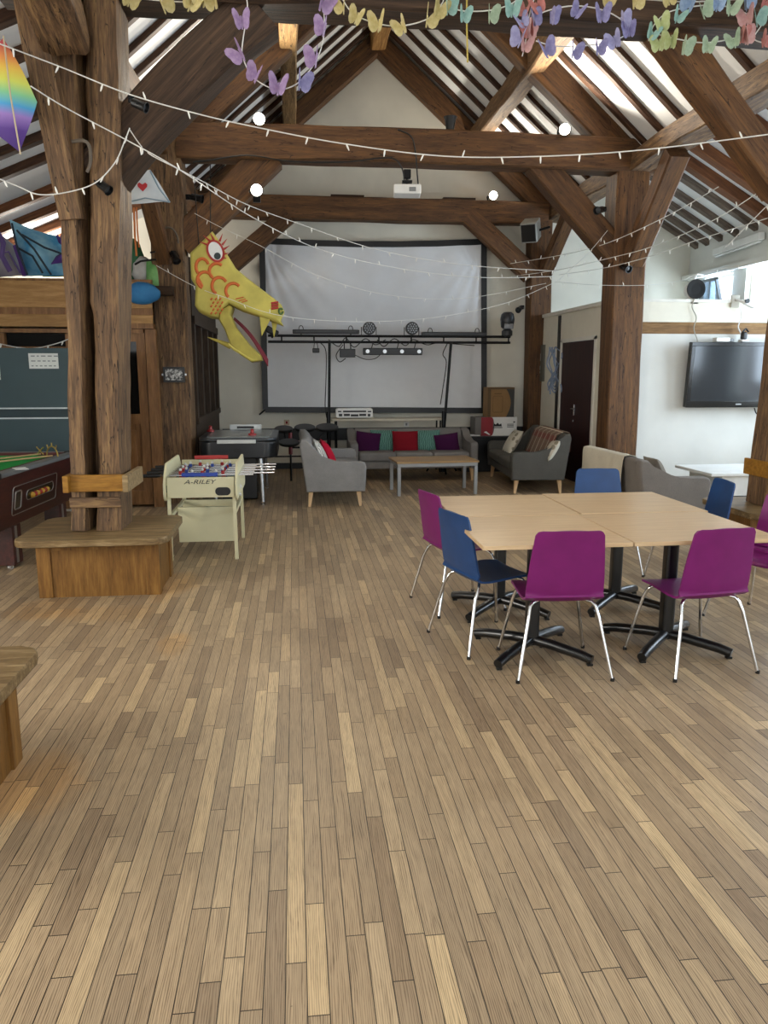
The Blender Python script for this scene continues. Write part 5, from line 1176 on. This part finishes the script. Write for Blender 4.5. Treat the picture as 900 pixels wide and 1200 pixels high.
tube(bm, [(D0(*p)[0], -.19 + .08 * i / 4, D0(*p)[1] + .015) for i, p in enumerate(q)], [.012, .018, .014, .018, .01], 6); obj('rolled_edge', bm, YEL, t)
bm = B(); p = D0(300, 175); tube(bm, [(p[0], 0, p[1]), (p[0], .3, p[1] + .85)], .006, 6); p = D0(240, 300); tube(bm, [(p[0], .1, p[1]), (p[0] - .05, .3, p[1] + .9)], .006, 6); obj('hanging_wire', bm, BLACK, t)

# ================================================================== kites and loft clutter
def sail(name, label, corners, y, mat, bulge=.12, cat='kite', n=18, dy=0.0):
    P = [at(u, v, y + d) for (u, v, d) in corners]                    # four corners, counter-clockwise
    bm = B()
    def f(u, v):
        p = P[0] * (1 - u) * (1 - v) + P[1] * u * (1 - v) + P[2] * u * v + P[3] * (1 - u) * v
        k = sin(pi * u) * sin(pi * v); p = p + V((0, -bulge * k + .03 * noise.noise(p * 3), .05 * noise.noise(p * 2.1)))
        return p
    grid(bm, f, n, n); bmesh.ops.recalc_face_normals(bm, faces=bm.faces); bmesh.ops.solidify(bm, geom=list(bm.faces), thickness=.006)
    o = obj(name, bm, mat, ang=80); return tag(o, label, cat) if label else o
def cloth(name, c, c2, sc_=4, emitk=0):
    tt = NT(name); nz = tt.noise(tt.coord('Object'), sc_, 3, .6); tt.l(tt.ramp(nz, [(.35, c), (.65, c2)]), tt.b.inputs['Base Color']); tt.b.inputs['Roughness'].default_value = .7; return tt.m
k1 = sail('sail_kite', 'blue ribbed kite sail standing in the loft above the table tennis table', [(28, 324, 0), (82, 324, .1), (74, 279, .3), (11, 259, .1)], 9.8, cloth('blue_sail', '4a9bca', '9bd0e4'), .25)
bm = B()
for a, b, c in (((14, 262), (20, 290), (32, 322)), ((20, 270), (40, 292), (60, 322)), ((26, 275), (52, 290), (80, 300)), ((20, 290), (38, 300), (50, 320))): tube(bm, [at(a[0], a[1], 9.72), at(b[0], b[1], 9.55), at(c[0], c[1], 9.65)], .012, 6)
obj('sail_rib', bm, plain('rib_dark', '233545', .6), k1)
bm = B(); tube(bm, [at(18, 288, 9.7), at(24, 305, 9.65), at(29, 323, 9.7)], .03, 6); obj('sail_edge', bm, plain('purple_edge', '5a3a86', .7), k1)
k2 = sail('sail_kite', 'pale grey and purple kite sail at the far left of the loft', [(-30, 324, 0), (26, 323, .1), (16, 290, .2), (-20, 262, .1)], 9.7, cloth('grey_sail', '8f8a95', 'b3aaa8', 3), .15)
bm = B(); tube(bm, [at(-4, 270, 9.6), at(4, 285, 9.55), at(2, 300, 9.55), at(12, 318, 9.6)], .03, 6); tube(bm, [at(-10, 300, 9.6), at(10, 295, 9.55), at(24, 320, 9.6)], .01, 6); obj('sail_edge', bm, plain('purple_edge_dull', '5f4a80', .7), k2)
sail('folded_kite', 'teal folded kite cloth behind the blue sail in the loft', [(50, 324, 0), (88, 322, 0), (84, 280, .1), (52, 284, .1)], 10.15, cloth('teal_sail', '1f5c63', '3f8c86'), .2)
sail('folded_kite', 'dark purple kite cloth beside the split post in the loft', [(60, 310, 0), (92, 306, 0), (92, 284, .05), (66, 300, .05)], 9.7, cloth('purple_sail', '3e2766', '5c3f92'), .1)
bm = B(); tube(bm, [at(67, 276, 9.75), at(70, 283, 9.72), at(74, 286, 9.7), at(78, 300, 9.7)], [.015, .02, .025, .03], 6); tube(bm, [at(72, 275, 9.75), at(71, 283, 9.72)], [.01, .02], 6); tag(obj('kite_finial', bm, plain('purple_finial', '4a3480', .7)), 'small purple forked kite tip in the loft', 'kite')
def blob(name, label, u, v, y, rx, ry, rz, mat, cat):
    bm = B(); bmesh.ops.create_icosphere(bm, subdivisions=3, radius=1)
    for q in bm.verts: q.co = V((q.co.x * rx, q.co.y * ry, q.co.z * rz)) * (1 + .12 * noise.noise(q.co * 2.5))
    o = tag(obj(name, bm, mat, ang=80), label, cat); o.location = at(u, v, y); return o
blob('lantern_ball', 'dark green paper lantern in the loft just right of the split post', 156, 306, 9.9, .13, .13, .26, cloth('green_lantern', '1f4d34', '2f6b48'), 'lantern')
blob('stuffed_sack', 'pale grey stuffed sack in the loft beside the green lantern', 168, 318, 9.85, .14, .12, .17, cloth('grey_sack', 'a9aaa8', 'c9c9c5'), 'sack')
sail('folded_kite', 'light green kite cloth in the loft beside the oak post', [(172, 345, 0), (186, 345, 0), (186, 306, .05), (172, 308, .05)], 9.66, cloth('green_sail', '5f9a55', '8cc07a'), .06)
blob('blue_bag', 'blue cloth bag hanging over the loft boards between the two posts', 167, 344, 9.32, .2, .09, .125, cloth('blue_bag_cloth', '1f5f94', '2f78ad'), 'bag')
bm = B(); tube(bm, [at(157, 243, 9.3), at(158, 275, 9.35), at(160, 300, 9.4)], .012, 6); tube(bm, [at(160, 243, 9.3), at(161, 270, 9.35), at(163, 290, 9.4)], .009, 6); tag(obj('orange_ribbon', bm, plain('orange_tape', 'cf7a3f', .7)), 'orange ribbon trailing between the split post and the framed-photo post', 'ribbon')
bm = B(); tube(bm, [at(158, 310, 9.36), at(165, 306, 9.36), at(183, 304, 9.36)], .012, 6); tube(bm, [at(176, 296, 9.36), at(182, 295, 9.36)], .01, 6); tag(obj('kite_spar', bm, BLACK), 'thin black kite spar lying across the loft clutter', 'spar')
# rainbow kite, banded along its own height
tm = NT('rainbow_cloth'); s = tm.n('ShaderNodeSeparateXYZ'); c = tm.n('ShaderNodeTexCoord'); tm.l(c.outputs['Object'], s.inputs[0])
ztop, zbot = at(0, 40, 5.3).z, at(24, 182, 5.3).z
f = tm.math('DIVIDE', tm.math('SUBTRACT', tm.math('ADD', s.outputs[2], tm.math('MULTIPLY', s.outputs[0], .12)), zbot - .2), ztop - zbot)
tm.l(tm.ramp(f, [(0.0, '3a2264'), (.22, '4b2c7c'), (.34, '8a6cb0'), (.42, '3f93c4'), (.52, '7fbf8a'), (.62, 'c9cf5a'), (.72, 'd9b64a'), (.80, 'd28a45'), (.92, 'a53a3f')]), tm.b.inputs['Base Color']); tm.b.inputs['Roughness'].default_value = .7
rk = sail('rainbow_kite', 'rainbow banded kite hanging at the top left edge', [(24, 181, 0), (43, 119, .05), (4, 42, .0), (-48, 120, .1)], 5.3, tm.m, .05)
bm = B(); tube(bm, [at(4, 42, 5.28), at(12, 110, 5.24), at(24, 181, 5.28)], .005, 6); obj('kite_spine', bm, plain('spine_pale', 'b9a98c', .6), rk)
wk = sail('white_kite', 'white kite with a red heart hanging between the two left posts', [(140, 240, 0), (199, 237, .05), (176, 200, .0), (150, 206, .0)], 8.6, cloth('white_kite_cloth', 'c3cbd0', 'd9dedf'), .04)
p = at(167, 219, 8.52); bm = B(); h = [(0, -.045), (.045, .0), (.05, .025), (.03, .042), (.0, .022), (-.03, .042), (-.05, .025), (-.045, 0)]; prism(bm, h, .004, T(p) @ XZ); obj('red_heart', bm, plain('heart_red', 'b0262e', .6), wk)
bm = B(); tube(bm, [at(199, 237, 8.6), at(170, 232, 8.5), at(150, 237, 8.6)], .006, 6); tube(bm, [at(176, 200, 8.56), at(186, 220, 8.5), at(199, 237, 8.6)], .008, 6); obj('kite_trim', bm, plain('trim_blue_grey', '7d94a3', .6), wk)

# ================================================================== fairy lights
WIRE = plain('white_wire', 'd9d8d2', .5); BULB = plain('clear_bulb_white', 'eeece4', .3)
def smooth_path(P, sub=8):
    out = []
    for i in range(len(P) - 1):
        a, b, c, d = P[max(i - 1, 0)], P[i], P[i + 1], P[min(i + 2, len(P) - 1)]
        for k in range(sub):
            s = k / sub; out.append(.5 * ((2 * b) + (c - a) * s + (2 * a - 5 * b + 4 * c - d) * s * s + (3 * b - a - 3 * c + d) * s ** 3))
    out.append(P[-1]); return out
def fairy(label, pts, step, r=.004, bl=.045):
    P = smooth_path([at(*p) for p in pts]); t = tag(obj('fairy_light_string', tube(B(), P, r, 6), WIRE), label, 'fairy lights')
    acc = step * .5; k = 0
    proto = None
    for a, b in zip(P, P[1:]):
        l = (b - a).length
        while acc < l:
            p = a + (b - a) * (acc / l); d = V((random.uniform(-.5, .5), random.uniform(-.4, .4), -1 if random.random() < .8 else .9)).normalized()
            if proto is None:
                bm = B(); tube(bm, [(0, 0, 0), (0, 0, bl * .5), (0, 0, bl)], [r * 1.3, r * 1.6, r * .8], 6); proto = obj('bulb', bm, BULB, t); o = proto
            else:
                o = proto.copy(); COL.objects.link(o)
            o.matrix_local = T(p) @ d.to_track_quat('Z', 'Y').to_matrix().to_4x4(); acc += step; k += 1
        acc -= l
    return t
fairy('long fairy light string crossing in front of the split post and middle beam', [(-12, 47, 5.2), (70, 78, 5.45), (150, 110, 5.5), (230, 133, 5.6), (300, 149, 5.7), (400, 168, 5.7), (520, 183, 5.6), (640, 183, 5.5), (760, 175, 5.4), (912, 156, 5.2)], .27)
fairy('fairy light string running from the top left down towards the screen', [(36, 101, 5.1), (80, 128, 5.4), (150, 165, 5.62), (212, 200, 5.68), (300, 257, 7.2), (380, 294, 8.6), (470, 315, 9.2), (560, 325, 9.5), (650, 324, 9.7)], .33)
fairy('fairy light swag hanging from the split post to the left edge', [(-10, 206, 5.3), (20, 218, 5.4), (46, 228, 5.45), (80, 225, 5.5), (112, 214, 5.55), (135, 190, 5.55), (147, 163, 5.6), (152, 150, 5.62)], .16)
fairy('short fairy light string from the split post to the first string', [(152, 152, 5.62), (172, 178, 5.8), (205, 196, 5.7), (240, 214, 6.4), (290, 240, 7.8), (350, 262, 8.6), (440, 292, 9.2), (540, 310, 9.5), (655, 318, 9.7)], .36)
fairy('fairy light string from the oak post across the dragon head to the screen', [(183, 311, 9.0), (229, 336, 9.0), (268, 350, 8.9), (312, 366, 8.9), (360, 374, 9.2), (430, 377, 9.6), (510, 372, 9.8), (590, 356, 10.0), (648, 332, 10.2)], .3, .003)
fairy('thin fairy light string above the dragon towards the far beam', [(228, 250, 9.3), (262, 268, 9.2), (305, 288, 9.3), (370, 322, 9.6), (450, 345, 9.9), (540, 350, 10.0), (640, 332, 10.1)], .36, .0028)
fairy('fairy light string from the back right post up across the red-brown post', [(598, 309, 11.5), (662, 298, 10.4), (714, 284, 9.5), (782, 253, 8.4), (842, 219, 7.6)], .27)
fairy('fairy light string over the red-brown post towards the top right corner', [(600, 324, 11.5), (655, 316, 10.4), (712, 303, 9.5), (767, 288, 8.6), (840, 256, 7.6), (905, 214, 6.8)], .3)
fairy('fairy light string below it, rising gently to the right edge', [(655, 322, 10.2), (713, 313, 9.5), (770, 298, 8.8), (815, 282, 8.2), (905, 254, 7.2)], .32)
fairy('lowest fairy light string looping across the red-brown post to the wall speaker', [(650, 330, 10.2), (700, 334, 9.58), (760, 334, 9.5), (800, 328, 9.4), (822, 320, 9.3), (905, 304, 8.4)], .3, .003)
fairy('short fairy light string rising steeply at the right edge', [(850, 290, 7.6), (872, 268, 7.3), (905, 235, 7.0)], .25)
fairy('fairy light string hanging along the dark transom over the teal table', [(-8, 401, 9.2), (20, 407, 9.2), (42, 408, 9.2), (68, 402, 9.2), (86, 395, 9.2)], .17, .006)
fairy('tangle of fairy lights gathered on the left of the red-brown post', [(650, 332, 9.9), (668, 316, 9.8), (690, 296, 9.65), (712, 270, 9.5)], .22, .003)

# ================================================================== butterfly garlands
def wing_mesh(sz, thick=.002):
    bm = B(); w = [(.0, -.004), (.010, .022), (.028, .046), (.052, .058), (.068, .050), (.072, .030), (.066, .012), (.060, .0), (.058, -.018), (.048, -.036), (.032, -.044), (.014, -.034)]
    for s in (1, -1):
        prism(bm, [(p[0] * sz, p[1] * sz) for p in w], thick, R('Y', radians(-48) * s) @ (M.Identity(4) if s == 1 else M.Diagonal((-1, 1, 1, 1))))
    tube(bm, [(0, .03 * sz, .001), (0, -.035 * sz, .001)], .004 * sz, 6); return bm
def tinted(name, c, edge): return cloth(name, c, edge, 30)
BF = {'purple': tinted('purple_wing', '8d729c', 'a58fb0'), 'violet': tinted('violet_wing', '77739f', '918eb5'), 'yellow': tinted('yellow_wing', 'b3a468', 'c7bb8b'), 'teal': tinted('teal_wing', '7aa39c', '97b6af'), 'green': tinted('green_wing', '93a88e', 'a9bba3'), 'lime': tinted('lime_wing', 'a9b479', 'b9c295'), 'pink': tinted('pink_wing', 'b88a88', 'c6a19d'), 'blue': tinted('blue_wing', '7a93b5', '9ab0cb'), 'lilac': tinted('lilac_wing', '9290b8', 'a7a6c8'), 'red': tinted('red_wing', 'ab6862', 'b97f78')}
WM = {}
def garland(label, line, flies, y, sz=1.15, wire=WIRE, seed=1):
    rd = random.Random(seed)
    P = smooth_path([at(u, v, y) for u, v in line]); t = tag(obj('butterfly_garland', tube(B(), P, .004, 6), wire), label, 'garland')
    for (u, v, col) in flies:
        if col not in WM:
            o = obj('butterfly', wing_mesh(1.0), BF[col], t, smooth=False); WM[col] = o.data
        else:
            o = bpy.data.objects.new('butterfly', WM[col]); COL.objects.link(o); o.parent = t
        s = sz * rd.uniform(.9, 1.15)
        o.matrix_local = T(at(u, v, y - .03)) @ R('Z', rd.uniform(-.9, .9)) @ R('Y', rd.uniform(-.5, .5)) @ R('X', pi / 2 + rd.uniform(-.3, .3)) @ M.Scale(s, 4)
    return t
GY = 5.55
garland('purple butterfly garland looping below the garlanded beam', [(288, -8), (290, 12), (285, 45), (284, 64), (292, 84), (305, 97), (325, 105), (345, 100), (360, 86), (372, 68), (379, 45), (380, 22), (377, -8)], [(283, 26, 'purple'), (283, 64, 'purple'), (301, 89, 'purple'), (326, 104, 'purple'), (351, 97, 'violet'), (371, 70, 'purple'), (381, 34, 'purple'), (377, 4, 'purple')], GY, 1.25, seed=3)
garland('yellow butterfly garland along the middle of the garlanded beam', [(398, -8), (410, 12), (430, 24), (455, 30), (480, 29), (505, 20), (518, 4), (522, -8)], [(403, 10, 'yellow'), (418, 21, 'yellow'), (444, 30, 'yellow'), (472, 32, 'yellow'), (500, 25, 'yellow'), (514, 12, 'yellow')], GY, 1.2, seed=4)
garland('row of yellow butterflies on the beam at the upper left', [(140, -6), (180, 0), (225, 2), (262, -6)], [(152, -1, 'yellow'), (190, 6, 'yellow'), (223, 6, 'yellow'), (238, 0, 'yellow'), (251, 3, 'yellow')], GY, 1.25, seed=5)
garland('short teal and green butterfly garland right of the yellow one', [(520, -6), (530, 8), (545, 13), (575, 12), (600, 4), (612, -8)], [(523, 10, 'teal'), (542, 19, 'teal'), (573, 19, 'green'), (600, 12, 'teal')], GY, 1.15, seed=6)
garland('hanging bunch of pink, lilac and red butterflies on the beam', [(628, -8), (622, 12), (618, 30), (616, 48), (612, 66)], [(616, 14, 'red'), (630, 9, 'red'), (612, 28, 'lilac'), (624, 24, 'violet'), (617, 38, 'pink'), (610, 48, 'lilac'), (621, 36, 'red'), (614, 55, 'pink')], GY, 1.1, seed=7)
garland('blue butterfly garland looping out to the right of the bunch', [(625, 22), (640, 13), (670, 7), (700, 10), (722, 19), (738, 33), (728, 44), (705, 51), (678, 54), (650, 54), (628, 48)], [(645, 20, 'violet'), (677, 16, 'violet'), (704, 19, 'violet'), (729, 26, 'lilac'), (737, 36, 'violet'), (721, 48, 'lilac'), (700, 58, 'violet'), (671, 62, 'violet'), (639, 61, 'violet')], GY, 1.15, seed=8)
garland('green and pink butterfly garland looping at the upper right', [(760, 48), (766, 30), (782, 15), (810, 8), (840, 6), (866, 12), (880, 22), (875, 38), (855, 46), (825, 50), (795, 46), (770, 40)], [(774, 29, 'lime'), (793, 22, 'teal'), (823, 15, 'green'), (855, 12, 'green'), (773, 52, 'lime'), (800, 56, 'green'), (830, 55, 'green'), (861, 50, 'green'), (866, 42, 'red'), (876, 22, 'pink'), (763, 42, 'teal'), (787, 48, 'lime')], GY, 1.15, seed=9)
garland('blue and yellow butterflies along the beam at the upper right', [(700, -4), (740, -2), (800, 2), (850, 0), (905, -4)], [(712, 2, 'yellow'), (742, 3, 'yellow'), (783, -2, 'yellow'), (810, 4, 'blue'), (841, 6, 'blue'), (873, 3, 'blue')], GY, 1.2, seed=10)
garland('pink and red butterflies dangling at the far upper right', [(905, 8), (892, 30), (884, 46), (905, 52)], [(895, 5, 'red'), (886, 24, 'teal'), (872, 45, 'pink'), (893, 50, 'red'), (905, 34, 'teal')], GY, 1.15, seed=11)

# ================================================================== light
def area(name, loc, aim, sx, sy, p, col):
    l = bpy.data.lights.new(name, 'AREA'); l.shape = 'RECTANGLE'; l.size = sx; l.size_y = sy; l.energy = p; l.color = col
    o = bpy.data.objects.new(name, l); COL.objects.link(o); o.location = loc; o.rotation_euler = V(aim).to_track_quat('-Z', 'Z').to_euler(); return o
DAY = (0.66, 0.83, 1.0)
for i, (y0, y1, z0, z1) in enumerate(WINS):
    area('daylight', (7.15, (y0 + y1) / 2, (z0 + z1) / 2 + .1), (-1, 0, -.12), (y1 - y0), (z1 - z0), (110, 190, 185, 130, 160)[i], DAY)
area('daylight', (-5.0, 2.3, 1.9), (1, .15, -.25), 2.6, 1.6, 260, (1, .95, .86))
def point(name, loc, p, col=(1, .9, .75), r=.05):
    l = bpy.data.lights.new(name, 'POINT'); l.energy = p; l.color = col; l.shadow_soft_size = r; o = bpy.data.objects.new(name, l); COL.objects.link(o); o.location = loc
def spotl(name, loc, aim, p, ang, col=(1, .92, .78)):
    l = bpy.data.lights.new(name, 'SPOT'); l.energy = p; l.color = col; l.spot_size = radians(ang); l.spot_blend = .6; l.shadow_soft_size = .04; o = bpy.data.objects.new(name, l); COL.objects.link(o); o.location = loc; o.rotation_euler = V(aim).to_track_quat('-Z', 'Z').to_euler()
spotl('lamp_light', at(303, 139, 9.55), (.1, -.8, .55), 170, 160)
spotl('lamp_light', at(661, 151, 9.55), (-.1, -.8, .55), 170, 160)
spotl('lamp_light', at(300, 222, 9.3), (.3, -.7, .2), 90, 170)
spotl('lamp_light', at(577, 228, 12.4), (-.2, -.5, .6), 130, 170)
spotl('lamp_light', at(668, -12, 5.6) + V((0, 0, .3)), (0, -.1, 1), 250, 160)
spotl('lamp_light', at(250, -12, 5.6) + V((0, 0, .3)), (0, -.1, 1), 200, 160)  # added uplight for the upper roof, no lamp seen at this end
point('loft_lamp', (-3.5, 11.6, 3.1), 130, (1, .93, .82), .15)
w = bpy.data.worlds.new('World'); sc.world = w; w.use_nodes = True
bg = w.node_tree.nodes['Background']; bg.inputs[0].default_value = (0.93, 0.97, 1.0, 1); bg.inputs[1].default_value = 2.2

sc.view_settings.view_transform = 'Standard'; sc.view_settings.look = 'None'; sc.view_settings.gamma = 1.0; sc.view_settings.use_curve_mapping = False
sc.view_settings.exposure = 0.0
sc.cycles.use_denoising = True; sc.cycles.max_bounces = 8; sc.cycles.diffuse_bounces = 5; sc.cycles.transparent_max_bounces = 12; sc.cycles.sample_clamp_indirect = 6
